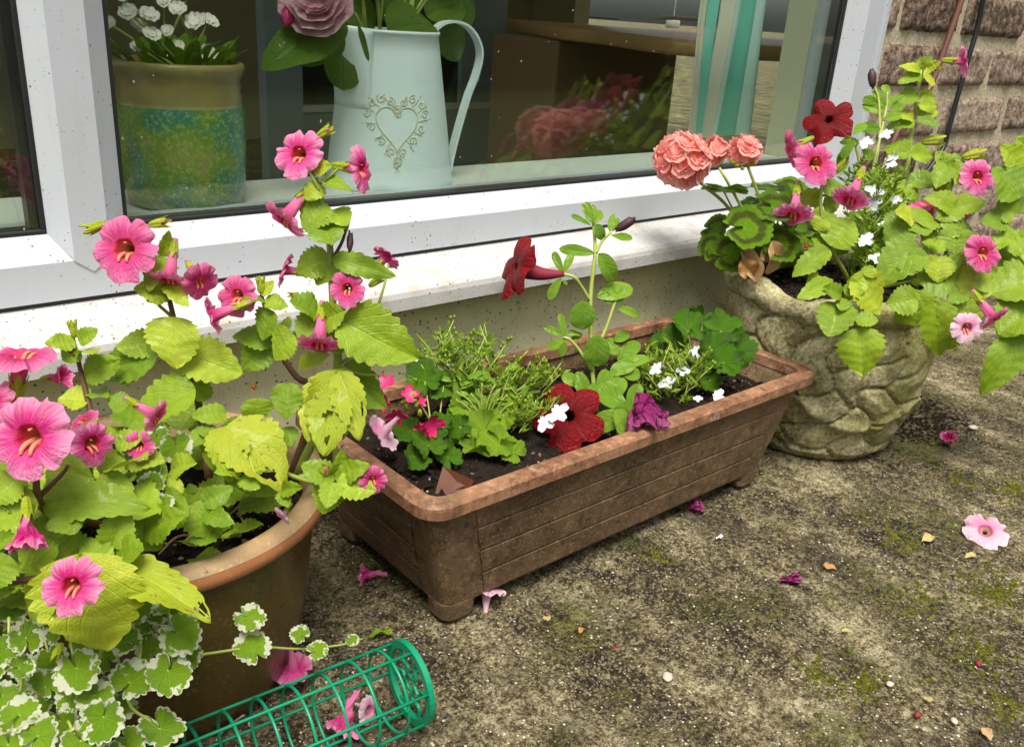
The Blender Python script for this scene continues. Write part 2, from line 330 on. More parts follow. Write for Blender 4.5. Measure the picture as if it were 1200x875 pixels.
def brickmat():
    t = NT('rough_brick'); p = t.pos(); rd = t.rand(); a = t.noise(70, 6, .72, p); b = t.noise(9, 3, .6, p)
    c = t.ramp(t.math('ADD', t.math('MULTIPLY', a, .8), t.math('MULTIPLY', rd, .15)), [(.36, (.075, .050, .034)), (.45, (.23, .162, .118)), (.55, (.42, .32, .245)), (.68, (.60, .50, .41))])
    c = t.mix(t.math('MULTIPLY', t.sstep(b, .66, .72), .7), c, (.42, .20, .12)); t.set(c, .9, .2); t.bump(a, 1, .012); return t.m
M['brick'] = brickmat()
def mortarmat():
    t = NT('mortar'); p = t.pos(); a = t.noise(120, 6, .7, p); c = t.ramp(a, [(.35, (.30, .25, .16)), (.55, (.50, .44, .31)), (.75, (.66, .60, .45))]); t.set(c, .9, .2); t.bump(a, .7, .004); return t.m
M['mortar'] = mortarmat()
def troughmat(name, c0, c1, dust=.5, worn=0):
    t = NT(name); p = t.pos(); a = t.noise(13, 6, .7, p); b = t.noise(420, 3, .7, p); g = t.noise(75, 6, .75, p)
    c = t.mix(t.sstep(a, .34, .66), c0, c1)
    c = t.mix(t.math('MULTIPLY', t.sstep(g, .50, .66), .55), c, tuple(x * 1.75 for x in c1))
    c = t.mix(t.math('MULTIPLY', t.sstep(g, .48, .34), .7), c, tuple(x * .28 for x in c0))
    v = t.n('TexVoronoi'); v.inputs['Scale'].default_value = 330; t.L(p, v.inputs['Vector']); ch = t.n('SeparateXYZ'); t.L(v.outputs['Color'], ch.inputs[0])
    c = t.mix(t.math('MULTIPLY', t.math('MULTIPLY', t.sstep(v.outputs['Distance'], .45, .2), t.sstep(ch.outputs[0], .6, .8)), dust), c, (.40, .33, .22))
    spl = t.sstep(t.noise(21, 5, .7, p), .5, .66); c = t.mix(t.math('MULTIPLY', spl, .4), c, (.085, .06, .036))
    if worn: c = t.mix(t.math('MULTIPLY', t.sstep(t.noise(38, 6, .75, p), .56, .70), worn), c, (.62, .46, .34))
    t.set(c, t.math('MULTIPLY_ADD', g, .5, .3), .4); t.bump(t.math('ADD', g, b), .35, .002); return t.m
M['trough'] = troughmat('brown_plastic_trough', (.085, .052, .025), (.17, .105, .055), .5)
M['rim'] = troughmat('weathered_trough_rim', (.18, .080, .040), (.32, .165, .09), .2, .6)
M['shard'] = plain('terracotta_shard', (.11, .032, .011), .6, nz=.4, nscale=50, bump=.4)
def stonemat():
    t = NT('mossy_cast_stone'); p = t.pos(); u, v = t.uv(); a = t.noise(24, 6, .7, p); b = t.noise(190, 5, .7, p); m = t.noise(8, 4, .6, p)
    c = t.ramp(t.math('ADD', t.math('MULTIPLY', a, .5), t.math('MULTIPLY', b, .5)), [(.37, (.08, .070, .026)), (.47, (.28, .25, .125)), (.56, (.48, .44, .26)), (.67, (.66, .62, .44))])
    c = t.mix(t.math('MULTIPLY', t.sstep(m, .42, .66), .6), c, (.22, .225, .045))
    t.set(c, .9, .2); t.bump(t.math('ADD', a, b), .7, .004); return t.m
M['stone'] = stonemat()
def glazemat(name, c0, c1, spk, rough=.35):
    t = NT(name); p = t.pos(); a = t.noise(10, 5, .65, p); b = t.noise(240, 3, .7, p); c = t.mix(a, c0, c1)
    c = t.mix(t.math('MULTIPLY', t.sstep(b, .55, .68), .5), c, spk); c = t.mix(t.math('MULTIPLY', t.sstep(t.noise(85, 4, .7, p), .40, .28), .7), c, (.02, .014, .006))
    t.set(c, rough, .5); t.bump(b, .15, .001); return t.m
M['pot'] = glazemat('brown_glazed_pot', (.062, .037, .009), (.13, .080, .020), (.19, .125, .042), .26)
M['pot_rim'] = glazemat('tan_unglazed_rim', (.30, .185, .08), (.44, .30, .155), (.56, .43, .26), .45)
M['pot_edge'] = glazemat('orange_brown_rim_edge', (.34, .12, .04), (.46, .20, .09), (.5, .28, .15), .3)
M['wire'] = plain('green_plastic_coated_wire', (.003, .25, .12), .35, nz=.15)
M['steel'] = plain('dull_steel_wire', (.35, .33, .28), .45, metal=.7)
M['enamel'] = plain('pale_blue_enamel', (.82, .93, .95), .3, nz=.04, nscale=12)
M['gold'] = plain('pale_gold_relief', (.70, .70, .54), .45)
def greenpot():
    t = NT('green_teal_glaze'); p = t.pos(); a = t.noise(13, 4, .6, p, .6); b = t.noise(230, 3, .7, p); m = t.noise(17, 3, .5, p)
    c = t.ramp(a, [(.34, (.02, .16, .18)), (.44, (.04, .22, .11)), (.52, (.14, .26, .02)), (.62, (.26, .31, .05)), (.68, (.36, .20, .18))])
    c = t.mix(t.math('MULTIPLY', t.sstep(b, .48, .62), .5), c, (.42, .46, .22)); t.set(c, .22, .5); return t.m
M['greenpot'] = greenpot()
M['greenpot_neck'] = plain('olive_brown_neck_glaze', (.30, .24, .09), .3, nz=.45, nscale=30)
M['board'] = plain('painted_window_board', (.72, .76, .70), .4, nz=.05)
M['reveal'] = plain('cream_reveal_paint', (.62, .58, .42), .7, nz=.05)
M['room'] = plain('olive_room_paint', (.42, .37, .21), .8, nz=.15, nscale=3)
M['floor_in'] = plain('brown_carpet', (.22, .15, .08), .9, nz=.3, nscale=80)
def oak():
    t = NT('oak'); mp = t.n('Mapping'); mp.inputs['Scale'].default_value = (2, 22, 22); t.L(t.obj(), mp.inputs[0]); n = t.noise(2, 5, .6, mp.outputs[0], .6)
    t.set(t.mix(n, (.70, .38, .14), (.85, .55, .26)), .35, .5); return t.m
M['oak'] = oak()
M['grey_blue'] = plain('grey_blue_paint', (.34, .40, .42), .5, nz=.06)
M['black'] = plain('black_plastic', (.012, .012, .012), .3)
M['brownfab'] = plain('brown_panel', (.34, .21, .11), .7, nz=.15)
M['chrome'] = plain('brushed_metal', (.6, .58, .52), .3, metal=.9)
M['whitemetal'] = plain('white_painted_metal', (.72, .70, .62), .4)
M['pipe'] = plain('brown_cable_sheath', (.15, .062, .042), .45, nz=.2)
M['cable'] = plain('black_cable', (.015, .02, .018), .4)
M['cur_t'] = plain('teal_curtain', (.20, .62, .52), .8, nz=.12, nscale=9)
M['cur_m'] = plain('mint_curtain', (.60, .82, .78), .8, nz=.1, nscale=9)
M['cur_c'] = plain('cream_curtain', (.75, .70, .58), .8, nz=.1, nscale=9)
M['cur_y'] = plain('mustard_curtain_edge', (.46, .36, .08), .8, nz=.15, nscale=9)
M['house'] = plain('house_render', (.42, .38, .28), .85, nz=.1, nscale=6)
M['added_green'] = plain('dark_added_green', (.030, .038, .008), .95, .1, nz=.6, nscale=7, bump=.5)  # dark green for the grass and hedge added out of view
M['pebble'] = plain('pale_pebble', (.46, .42, .33), .7, nz=.3)
M['pebble_d'] = plain('brown_grit', (.12, .085, .05), .8, nz=.4)
M['yellow'] = plain('yellow_leaf_scrap', (.40, .31, .11), .6, nz=.3)
M['red'] = plain('dark_red_scrap', (.20, .02, .02), .6, nz=.3)
def mossmat():
    t = NT('moss_cushion'); p = t.pos(); n3 = t.noise(420, 4, .75, p); n4 = t.noise(120, 5, .75, p)
    t.set(t.ramp(t.math('ADD', t.math('MULTIPLY', n3, .6), t.math('MULTIPLY', n4, .4)), [(.38, (.025, .028, .003)), (.5, (.09, .098, .008)), (.62, (.22, .225, .03))]), .95, .15); t.bump(n3, 1, .003); return t.m
M['moss'] = mossmat()
# ------------------------------------------------------------------ ground
def axis(lo, hi, step, far):
    a = list(np.arange(lo, hi + step / 2, step)); return [-far, -far / 3, -far / 9, -4, -2, -1] + [x for x in a if x > -.99] + [hi + 1, hi + 3, far / 9 + 4, far / 3, far]
gx = axis(-.2, 2.5, .009, 90); gy = sorted(set([-90, -30, -10, -6, -4, -3] + [round(x, 4) for x in np.arange(-.2, .86, .009)] + [-2, -1, -.5, .9, 3, 8, 30, 90]))
V = []
for y in gy:
    for x in gx:
        z = 0
        if -.25 < x < 2.55 and -.25 < y < .88:
            z = .004 * noise.fractal((x * 9, y * 9, 0), 1, 2, 4) + .0035 * noise.fractal((x * 45, y * 45, 3), 1, 2, 3) - .0035
        V.append((x, y, z))
nx = len(gx); F = [(j * nx + i, j * nx + i + 1, (j + 1) * nx + i + 1, (j + 1) * nx + i) for j in range(len(gy) - 1) for i in range(nx - 1)]
wobj('ground', V, F, M['ground'], smooth=True, kind='structure', label='rough mossy concrete paving with lichen and dirt')
box('added_lawn', (-40, 40, -40, -.95, -.02, .012), M['added_green'], kind='structure')  # unseen grass added so the window glass reflects something dark
box('added_hedge', (-8, 9, -4.6, -3.8, 0, 1.9), M['added_green'], label='dark hedge added unseen behind the camera to block low sky', cat='hedge')  # added out of view to cut low sky fill and darken reflections
# ------------------------------------------------------------------ house: wall below the window, brick wall, walls out of view
YF = .868
lw = box('painted_wall', (-3, 1.6, .845, 1.0, -.05, .27), M['render'], label='cream painted wall under the white window sill, speckled with dirt', cat='wall')
box('house_wall', (-3, 6, .885, .975, 1.56, 4.2), M['house'], kind='structure')
box('house_wall', (-3, -.78, .885, .975, .29, 1.56), M['house'], kind='structure')
bw = thing('brick_wall', (2.3, .9, 0), 'rough grey brown brick wall with sandy mortar beside the window', 'wall')
box('mortar', (1.612, 5, .884, .97, -.05, 1.56), M['mortar'], bw)
def brickmesh(L, H, sd):
    n, m = 20, 9; V = []; F = []
    for j in range(m + 1):
        for i in range(n + 1):
            x = (i / n - .5) * L; z = (j / m - .5) * H; e = min(i, n - i, j, m - j)
            d = -.008 - .0045 * noise.fractal((x * 40 + sd * 9, z * 40, sd), 1, 2, 4) if e > 0 else .004
            if e == 0: x += .003 * noise.noise((x * 60, z * 60, sd)); z += .0025 * noise.noise((x * 60, z * 60, sd + 5))
            V.append((x, d, z))
    for j in range(m):
        for i in range(n): a = j * (n + 1) + i; F.append((a, a + 1, a + n + 2, a + n + 1))
    return mesh('brick', V, F, M['brick'], smooth=True)
joints = {0: [1.64, 1.88, 2.11, 2.35, 2.60, 2.84, 3.08], 1: [1.675, 1.925, 2.245, 2.48, 2.72, 2.96, 3.2]}
PITCH = .0985
for k in range(-1, 9):
    zc = .518 + (k - 4) * PITCH
    if zc < -.02: continue
    js = list(joints[k % 2])
    if k % 2: js = [1.62] + js
    for a, b in zip(js, js[1:]):
        L = b - a - .02
        if L < .03: L = .04; a = b - .06
        inst(brickmesh(L, .080, rnd.random() * 50), 'brick', bw, Matrix.Translation(((a + b) / 2, .884, zc)))
# outer sill
sl_ = thing('window_sill', (.5, .8, .26), 'white outer window sill with rounded nose, speckled brown with dirt', 'window sill')
prof = [(.80, .2475), (.80, .262), (.8015, .268), (.805, .2725), (.811, .2745), (.868 + .01, .2895), (.885, .2895), (.885, .262), (.83, .255), (.83, .2475)]
extr('ledge', prof, -3, 1.62, M['sill'], sl_, smooth=False)
# window frame
win = thing('window', (.6, .87, .29), 'white plastic window with black seals and double glazing, flecked with dirt', 'window')
extr('bottom_rail', [(YF, .293), (YF, .329), (.888, .351), (.945, .351), (.945, .293)], -.78, 1.61, M['upvc'], win)
extr('seal', [(YF + .003, .2890), (YF + .003, .2935), (.93, .2935), (.93, .2890)], -.78, 1.61, M['gasket'], win)
def mull(x0, xa, xb, x1):
    yf = YF - .0012; top = 1.5; xm = (xa + xb) / 2
    V = [(x0, .888, top), (xa, yf, top), (xb, yf, top), (x1, .888, top), (x1, .945, top), (x0, .945, top),
         (x0, .888, .349), (xa, yf, .329), (xb, yf, .329), (x1, .888, .349), (x1, .945, .349), (x0, .945, .349), (xm, yf, .317), (xm, YF + .004, .3165), (xa, YF + .004, .3285), (xb, YF + .004, .3285)]
    F = [(0, 6, 7, 1), (1, 7, 8, 2), (7, 12, 8), (2, 8, 9, 3), (3, 9, 10, 4), (5, 11, 6, 0), (7, 14, 13, 12), (8, 12, 13, 15), (4, 10, 11, 5)]
    return wobj('mullion', V, F, M['upvc'], win)
mull(.211, .226, .258, .280)
extr('jamb', [(1.505, .888), (1.541, YF - .001), (1.585, YF - .001), (1.588, YF + .004), (1.594, YF + .004), (1.596, YF - .004), (1.608, YF - .004), (1.610, YF + .002), (1.61, .945), (1.505, .945)], .3285, 1.5, M['upvc'], win, axis='Z')
extr('jamb', [(-.78, .945), (-.78, YF), (-.74, YF), (-.715, .888), (-.715, .945)], .3295, 1.5, M['upvc'], win, axis='Z')
extr('top_rail', [(YF, 1.56), (YF, 1.52), (.888, 1.5), (.945, 1.5), (.945, 1.56)], -.78, 1.61, M['upvc'], win)
V = []; F = []; n = 90        # ragged bead of sealant between frame and brick
for i in range(n + 1):
    z = .25 + i * .014; q = .008 * noise.noise((z * 30, 1, 2)) + .004 * noise.noise((z * 90, 5, 2))
    V += [(1.606, YF - .003, z), (1.620 + q, .874, z), (1.626 + q, .886, z)]
for i in range(n): a = 3 * i; F += [(a, a + 1, a + 4, a + 3), (a + 1, a + 2, a + 5, a + 4)]
wobj('sealant', V, F, M['sill'], win, smooth=True)
for x0, x1 in ((-.715, .211), (.280, 1.505)):
    box('glass_pane', (x0, x1, .8935, .8955, .3505, 1.5), M['glass'], win)
    box('glass_pane', (x0, x1, .9135, .9155, .3505, 1.5), M['glass'], win)
    g = .0045
    for b in ((x0, x1, .8885, .8933, .3512, .3512 + g), (x0, x0 + g, .8885, .8933, .3512 + g, 1.5), (x1 - g, x1, .8885, .8933, .3512 + g, 1.5)): box('gasket', b, M['gasket'], win, bev=.0015)
    for b in ((x0, x1, .8965, .9125, .3506, .3550), (x0, x0 + .006, .8965, .9125, .3552, 1.5), (x1 - .012, x1, .8965, .9125, .3552, 1.5)): box('spacer_bar', b, M['spacer'], win)
mb = MB()                      # dried splashes and droplets on the outside of the glass
for i in range(210):
    x = rnd.uniform(-.3, 1.49); z = .356 + (rnd.random() ** 1.3) * .5; s = rnd.uniform(.0003, .0008); e = rnd.uniform(1, 2.6)
    if .205 < x < .285: continue
    V = [(x + s * math.cos(k * 1.047) * rnd.uniform(.7, 1.2), .8933, z + s * e * math.sin(k * 1.047)) for k in range(6)] + [(x, .8933 - s * .7, z)]
    mb.add([Vector(v) for v in V], [((k + 1) % 6, k, 6) for k in range(6)])
wobj('splash_marks', mb.V, mb.F, M['pebble'], win, smooth=True, kind='stuff')
# inside: board, reveals, room
box('window_board', (-.78, 1.61, .9452, 1.095, .31, .345), M['board'], bev=.004, kind='structure')
box('reveal_wall', (1.5005, 1.61, .9455, 1.0, .345, 1.56), M['reveal'], kind='structure')
box('reveal_wall', (-.78, -.715, .9455, .975, .345, 1.56), M['reveal'], kind='structure')
box('interior_wall', (-.8, 3.2, 3.6, 3.7, -.2, 2.2), M['room'], kind='structure')
box('interior_wall', (-1.0, -.9, .98, 1.4, -.2, 2.2), M['room'], kind='structure')
box('interior_wall', (-1.0, -.9, 3.0, 3.7, -.2, 2.2), M['room'], kind='structure')
box('interior_wall', (3.2, 3.3, .98, 1.3, -.2, 2.2), M['room'], kind='structure')
box('interior_wall', (3.2, 3.3, 3.3, 3.7, -.2, 2.2), M['room'], kind='structure')
box('interior_wall', (-.9, 3.2, 1.002, 1.09, -.2, .309), M['room'], kind='structure')
box('interior_wall', (1.612, 3.2, .9765, 1.0, -.2, 2.2), M['reveal'], kind='structure')
box('interior_floor', (-.9, 3.3, .9, 3.7, -.3, -.2), M['floor_in'], kind='structure')
box('interior_ceiling', (-1, 3.3, 1.1, 3.7, 2.2, 2.3), M['room'], kind='structure')
# wires on the brick
def onwall(pts, y): return [onY(px, py, y) for px, py in pts]
tube('brown_cable', onwall([(1131, -12), (1113, 40), (1097, 85), (1084, 112)], .866) + [Vector((1.735, .866, .40)), Vector((1.70, .866, .25)), Vector((1.69, .868, .02))], .0062, M['pipe'], None, label='thin brown cable running down the brick wall', cat='cable')
tube('black_cable', onwall([(1154, -12), (1146, 30), (1136, 65), (1123, 110), (1112, 150), (1103, 178)], .864) + [Vector((1.83, .862, .26)), Vector((1.80, .855, .21)), Vector((1.74, .85, .22))], .0052, M['cable'], None, label='black cable hanging against the brick wall', cat='cable')
# ------------------------------------------------------------------ indoors
YJ = 1.016
gp = thing('ceramic_pot', (.387, 1.0, .345), 'green and teal glazed ceramic pot holding white dianthus behind glass', 'pot')
def lobj(name, prof, mat, parent, seg=48):
    V, F, U = lathe(prof, seg); return inst(mesh(name, V, F, mat, U), name, parent, WM[parent])
lobj('body', [(0, 0), (.055, 0), (.061, .004), (.064, .02), (.0665, .06), (.0665, .095), (.065, .108)], M['greenpot'], gp)
lobj('neck', [(.065, .108), (.0635, .112), (.065, .116), (.063, .121), (.0645, .127), (.063, .133), (.066, .139), (.0685, .145), (.0685, .150), (.066, .152), (.062, .150), (.061, .135), (0, .134)], M['greenpot_neck'], gp)
jug = thing('enamel_jug', (.668, YJ, .345), 'pale blue enamel jug with raised heart scrollwork on the window board', 'jug')
def jr(z): return .0845 + (.0595 - .0845) * z / .187
lobj('body', [(0, 0), (.082, 0), (.0845, .003)] + [(jr(z), z) for z in np.linspace(.012, .187, 10)] + [(.0612, .188), (.0618, .190), (.0606, .192), (.0588, .190), (.078, .01), (0, .01)], M['enamel'], jug, 64)
# spout: a folded lip on the left side
V = []; F = []; cj = Vector((.668, YJ, .345)); n = 12
for i in range(n + 1):
    t = i / n
    for k in range(13):
        a = R(180) + (k / 12 - .5) * R(74); z = .100 + .092 * t + .004 * math.cos((k / 12 - .5) * 3) * t
        w_ = max(0, math.cos((k / 12 - .5) * math.pi)) ** .7; r = jr(z) + .0006 + .036 * t ** 1.3 * w_; V.append(cj + Vector((r * math.cos(a), r * math.sin(a), z)))
for i in range(n):
    for k in range(12): a = i * 13 + k; F.append((a, a + 1, a + 14, a + 13))
o = wobj('spout', V, F, M['enamel'], jug, smooth=True); m = o.modifiers.new('s', 'SOLIDIFY'); m.thickness = .0012
H = [(505, 46), (508, 36), (520, 27), (536, 26), (549, 33), (559, 48), (562, 66), (557, 88), (548, 112), (538, 145), (529, 180), (524, 205), (522, 214)]
P = catmull([onY(px, py, YJ) for px, py in H], 5); V = []; F = []
for i, c in enumerate(P):
    tn = (P[min(i + 1, len(P) - 1)] - P[max(i - 1, 0)]).normalized(); s = Vector((0, 1, 0)); nn = tn.cross(s).normalized()
    for a, b in ((-.007, -.0016), (.007, -.0016), (.007, .0016), (-.007, .0016)): V.append(c + s * a + nn * b)
for i in range(len(P) - 1):
    for k in range(4): F.append((4 * i + k, 4 * i + (k + 1) % 4, 4 * i + 4 + (k + 1) % 4, 4 * i + 4 + k))
wobj('handle', V, F, M['enamel'], jug, smooth=False)
az0 = math.atan2(CAM.y - YJ, CAM.x - .668) + .12
def onjug(u, v): z = .0845 + v; r = jr(z) + .0006; a = az0 + u / r; return cj + Vector((r * math.cos(a), r * math.sin(a), z))
mb = MB()
heart = [(.026 * math.sin(t) ** 3, .026 / 16 * (13 * math.cos(t) - 5 * math.cos(2 * t) - 2 * math.cos(3 * t) - math.cos(4 * t)) * (1.22 if math.cos(t) < .2 else 1.05)) for t in np.linspace(0, 2 * math.pi, 60, endpoint=False)]
mb.add(*tubevf([onjug(u, v) for u, v in heart], .0008, seg=5, closed=True))
inst_h = wobj('heart_outline', mb.V, mb.F, M['gold'], jug, smooth=True)
mb = MB()
for i in range(20):
    u, v = heart[(i * 3) % 60]; k = 1.42; cx_, cy_ = u * k, v * k * 1.0 + .001; ph = math.atan2(cy_, cx_); sgn = 1 if i % 2 else -1
    sp = [(cx_ + (.0012 + .0046 * (1 - t)) * math.cos(ph + sgn * t * 8), cy_ + (.0012 + .0046 * (1 - t)) * math.sin(ph + sgn * t * 8)) for t in np.linspace(0, 1, 14)]
    mb.add(*tubevf([onjug(*q) for q in sp], .0007, seg=4, smooth=False))
    u2, v2 = heart[(i * 3 + 1) % 60]; st = [(u2 * 1.1, v2 * 1.1), (u2 * 1.3 + .002 * sgn, v2 * 1.3), (u2 * 1.62, v2 * 1.62)]
    mb.add(*tubevf([onjug(*q) for q in st], .0006, seg=4, n=3))
    for q in range(2):
        c = onjug(u2 * (1.5 + .2 * q) + .002 * sgn, v2 * (1.5 + .2 * q)); s = .0013; mb.add([c + Vector(d) * s for d in ((1, 0, 0), (-1, 0, 0), (0, 1, 0), (0, -1, 0), (0, 0, 1.4), (0, 0, -1.4))], [(0, 2, 4), (2, 1, 4), (1, 3, 4), (3, 0, 4), (2, 0, 5), (1, 2, 5), (3, 1, 5), (0, 3, 5)])
wobj('scrollwork', mb.V, mb.F, M['gold'], jug, smooth=True)
# round table, tray, candle holder, door, curtain, chair
ZT = .531
tb = thing('oak_table', (2.2, 2.0, -.2), 'oak table with rounded edge seen through the window glass', 'table')
ed = [onZ(590, 22, ZT), onZ(640, 30, ZT), onZ(700, 36, ZT), onZ(770, 44, ZT), onZ(842, 50, ZT)]
ring = [(p.x, p.y) for p in catmull(ed, 5)] + [(2.0, 1.22), (2.9, 1.22), (3.0, 1.3), (3.0, 2.6), (2.9, 2.75)]
cxm = sum(x for x, y in ring) / len(ring); cym = sum(y for x, y in ring) / len(ring)
V = []; n = len(ring)
for z, k in ((ZT - .034, .985), (ZT - .026, .996), (ZT - .012, 1.0), (ZT - .003, .996), (ZT, .985)): V += [(cxm + (x - cxm) * k, cym + (y - cym) * k, z) for x, y in ring]
F = [(i * n + j, i * n + (j + 1) % n, (i + 1) * n + (j + 1) % n, (i + 1) * n + j) for i in range(4) for j in range(n)] + [tuple(range(n))[::-1], tuple(range(4 * n, 5 * n))]
wobj('table_top', V, F, M['oak'], tb, smooth=True)
a, b = onY(650, 100, 2.0), onY(790, 100, 2.0)
box('pedestal', (a.x, b.x, 2.0, 2.3, -.2, ZT - .036), M['brownfab'], tb, bev=.01)
box('leg', (2.75, 2.82, 2.45, 2.52, -.2, ZT - .036), M['oak'], tb, bev=.004); box('leg', (2.75, 2.82, 1.35, 1.42, -.2, ZT - .036), M['oak'], tb, bev=.004)
TC = onZ(700, 22, ZT + .002)
loops_ = [(TC.x - .10, TC.x + .12, TC.y - .18, TC.y + .10, ZT + .001, ZT + .022)]; box('serving_tray', loops_[0], M['black'], bev=.004, label='dark shallow tray lying on the oak table', cat='tray')
CH = onZ(788, 33, ZT)
cd = thing('candle_holder', CH, 'brushed metal candle holder with thin white candle on the table', 'candle holder')
V, F, U = lathe([(0, 0), (.035, 0), (.036, .003), (.036, .036), (.034, .038), (0, .038)], 32); inst(mesh('cup', V, F, M['whitemetal'], U), 'cup', cd, Matrix.Translation(CH))
tube('candle', [CH + Vector((0, 0, .02)), CH + Vector((0, 0, .16))], .003, M['whitemetal'], cd)
dr = thing('interior_door', (1.0, 2.6, -.2), 'grey blue door with a dark glazed panel inside the room', 'door')
a, b = onY(352, 60, 2.6).x, onY(592, 60, 2.6).x; zl = onY(450, 122, 2.6).z
box('lower_panel', (a, b, 2.6, 2.64, -.2, zl - .02), M['grey_blue'], dr); box('rail', (a, b, 2.588, 2.64, zl - .02, zl), M['whitemetal'], dr)
box('stile', (b - .2, b - .15, 2.59, 2.64, zl, 1.9), M['grey_blue'], dr); box('stile', (b - .148, b, 2.6, 2.64, zl, 1.9), M['grey_blue'], dr); box('stile', (a - .12, a, 2.59, 2.64, -.2, 1.9), M['grey_blue'], dr)
box('pane', (a, b - .2, 2.61, 2.625, zl, 1.9), M['black'], dr)
cu = thing('curtain', (1.45, 1.04, .4), 'teal, mint and cream striped curtain hanging beside the window', 'curtain')
cb = onY(890, 158, 1.05)
xe = [onY(px, 150, 1.04).x for px in (810, 823, 830, 839, 849, 872, 884, 894)]
mats = ['cur_c', 'cur_t', 'cur_c', 'cur_m', 'cur_t', 'cur_m', 'cur_y']
for i, mk_ in enumerate(mats):
    V = []; F = []; n = 10; x0, x1 = xe[i], xe[i + 1]
    for j in range(n + 1):
        s = j / n; x = x0 + (x1 - x0) * s; y = 1.045 + .014 * math.sin((x - xe[0]) * 60) + .004 * i
        for z in (cb.z, cb.z + .2, 1.55): V.append((x + .003 * math.sin(z * 9 + i), y + .006 * math.sin(z * 14 + i), z))
    for j in range(n):
        for k in range(2): q = 3 * j + k; F.append((q, q + 3, q + 4, q + 1))
    wobj('curtain_fold' if mk_ != 'cur_y' else 'curtain_edge', V, F, M[mk_], cu, smooth=True).modifiers.new('s', 'SOLIDIFY').thickness = .003
tube('metal_chair_frame', [onY(px, py, 1.5) for px, py in ((770, 21), (800, 22), (818, 24), (832, 32), (839, 46), (841, 70), (839, 110), (836, 150), (834, 175))], .005, M['whitemetal'], None, label='white bent metal tube of a chair behind the curtain', cat='chair frame')
# ------------------------------------------------------------------ trough planter
tr = thing('trough_planter', (.72, .68, 0), 'long terracotta brown plastic trough planter with thick weathered rim', 'planter')
def rrect(x0, x1, y0, y1, r, n=5):
    P = []
    for cx_, cy_, a0 in ((x1 - r, y1 - r, 0), (x0 + r, y1 - r, 90), (x0 + r, y0 + r, 180), (x1 - r, y0 + r, 270)):
        for i in range(n + 1): a = R(a0 + 90 * i / n); P.append((cx_ + r * math.cos(a), cy_ + r * math.sin(a)))
    return P
def loops(name, L, mat, parent, caps=(), smooth=False, **k):
    V = []; F = []; n = len(L[0][0])
    for P, z in L: V += [(x, y, z) for x, y in P]
    for i in range(len(L) - 1):
        for j in range(n): F.append((i * n + j, i * n + (j + 1) % n, (i + 1) * n + (j + 1) % n, (i + 1) * n + j))
    for c in caps: F.append(tuple(range(c * n, c * n + n)))
    return wobj(name, V, F, mat, parent, smooth=smooth, **k)
X0b, X1b, Y0b, Y1b = .449, .972, .574, .785
X0t, X1t, Y0t, Y1t = .418, 1.022, .560, .800
loops('body', [(rrect(X0b, X1b, Y0b, Y1b, .014), .020), (rrect(X0t, X1t, Y0t, Y1t, .016), .146), (rrect(X0t + .004, X1t - .004, Y0t + .004, Y1t - .004, .014), .146), (rrect(X0b + .006, X1b - .006, Y0b + .006, Y1b - .006, .012), .040)], M['trough'], tr, caps=(0, 3))
loops('rim', [(rrect(X0t - .001, X1t + .001, Y0t - .001, Y1t + .001, .016), .1415), (rrect(.408, 1.033, .550, .810, .024), .1415), (rrect(.4055, 1.0355, .5475, .8125, .026), .1435), (rrect(.406, 1.035, .548, .812, .026), .1545), (rrect(.409, 1.032, .551, .809, .024), .158),
      (rrect(.422, 1.019, .564, .796, .016), .158), (rrect(.4245, 1.0165, .5665, .7935, .014), .1565), (rrect(.4255, 1.0155, .5675, .7925, .013), .144)], M['rim'], tr)
for x0, x1 in ((X0b - .001, X0b + .042), (X1b - .042, X1b + .001)):
    for y0, y1 in ((Y0b - .001, Y0b + .038), (Y1b - .038, Y1b + .001)):
        loops('foot', [(rrect(x0 + .004, x1 - .004, y0 + .003, y1 - .003, .012), .0), (rrect(x0 + .001, x1 - .001, y0 + .001, y1 - .001, .012), .004), (rrect(x0, x1, y0, y1, .012), .0215)], M['trough'], tr, caps=(0, 2))
def lerp(a, b, t): return a + (b - a) * t
def plank(z0, z1, side):
    g = .0010; V = []
    for z, off in ((z0 + g, .0), (z0 + 2 * g, -.0009), (z1 - 2 * g, -.0009), (z1 - g, .0)):
        t = (z - .02) / .126; xa, xb = lerp(X0b, X0t, t), lerp(X1b, X1t, t); ya, yb = lerp(Y0b, Y0t, t), lerp(Y1b, Y1t, t)
        if side == 'front': ends = [(xa + .048, ya + off - .0004, z), (xb - .045, ya + off - .0004, z)]
        else: ends = [(xa + off - .0004, yb - .04, z), (xa + off - .0004, ya + .04, z)]
        V += ends
    F = [(0, 1, 3, 2), (2, 3, 5, 4), (4, 5, 7, 6)]; return wobj('plank', V, F, M['trough'], tr)
zs = [.021, .050, .080, .110, .1405]
for side in ('front', 'end'):
    for a, b in zip(zs, zs[1:]): plank(a, b, side)
def soil(name, pts_inside, x0, x1, y0, y1, zf, parent, step=.006, amp=.006):
    V = []; F = []; idx = {}; xs = np.arange(x0, x1, step); ys = np.arange(y0, y1, step)
    for j, y in enumerate(ys):
        for i, x in enumerate(xs):
            if pts_inside(x, y): idx[i, j] = len(V); V.append((x, y, zf(x, y) + amp * noise.fractal((x * 22, y * 22, 1), 1, 2, 5) + amp * .5 * noise.noise((x * 110, y * 110, 2))))
    for (i, j), a in idx.items():
        q = [idx.get((i + 1, j)), idx.get((i + 1, j + 1)), idx.get((i, j + 1))]
        if None not in q: F.append((a, *q))
    return wobj(name, V, F, M['soil'], parent, smooth=True)
soil('soil', lambda x, y: True, .4285, 1.0135, .5705, .790, lambda x, y: .124 + .006 * noise.noise((x * 7, y * 7, 0)), tr)
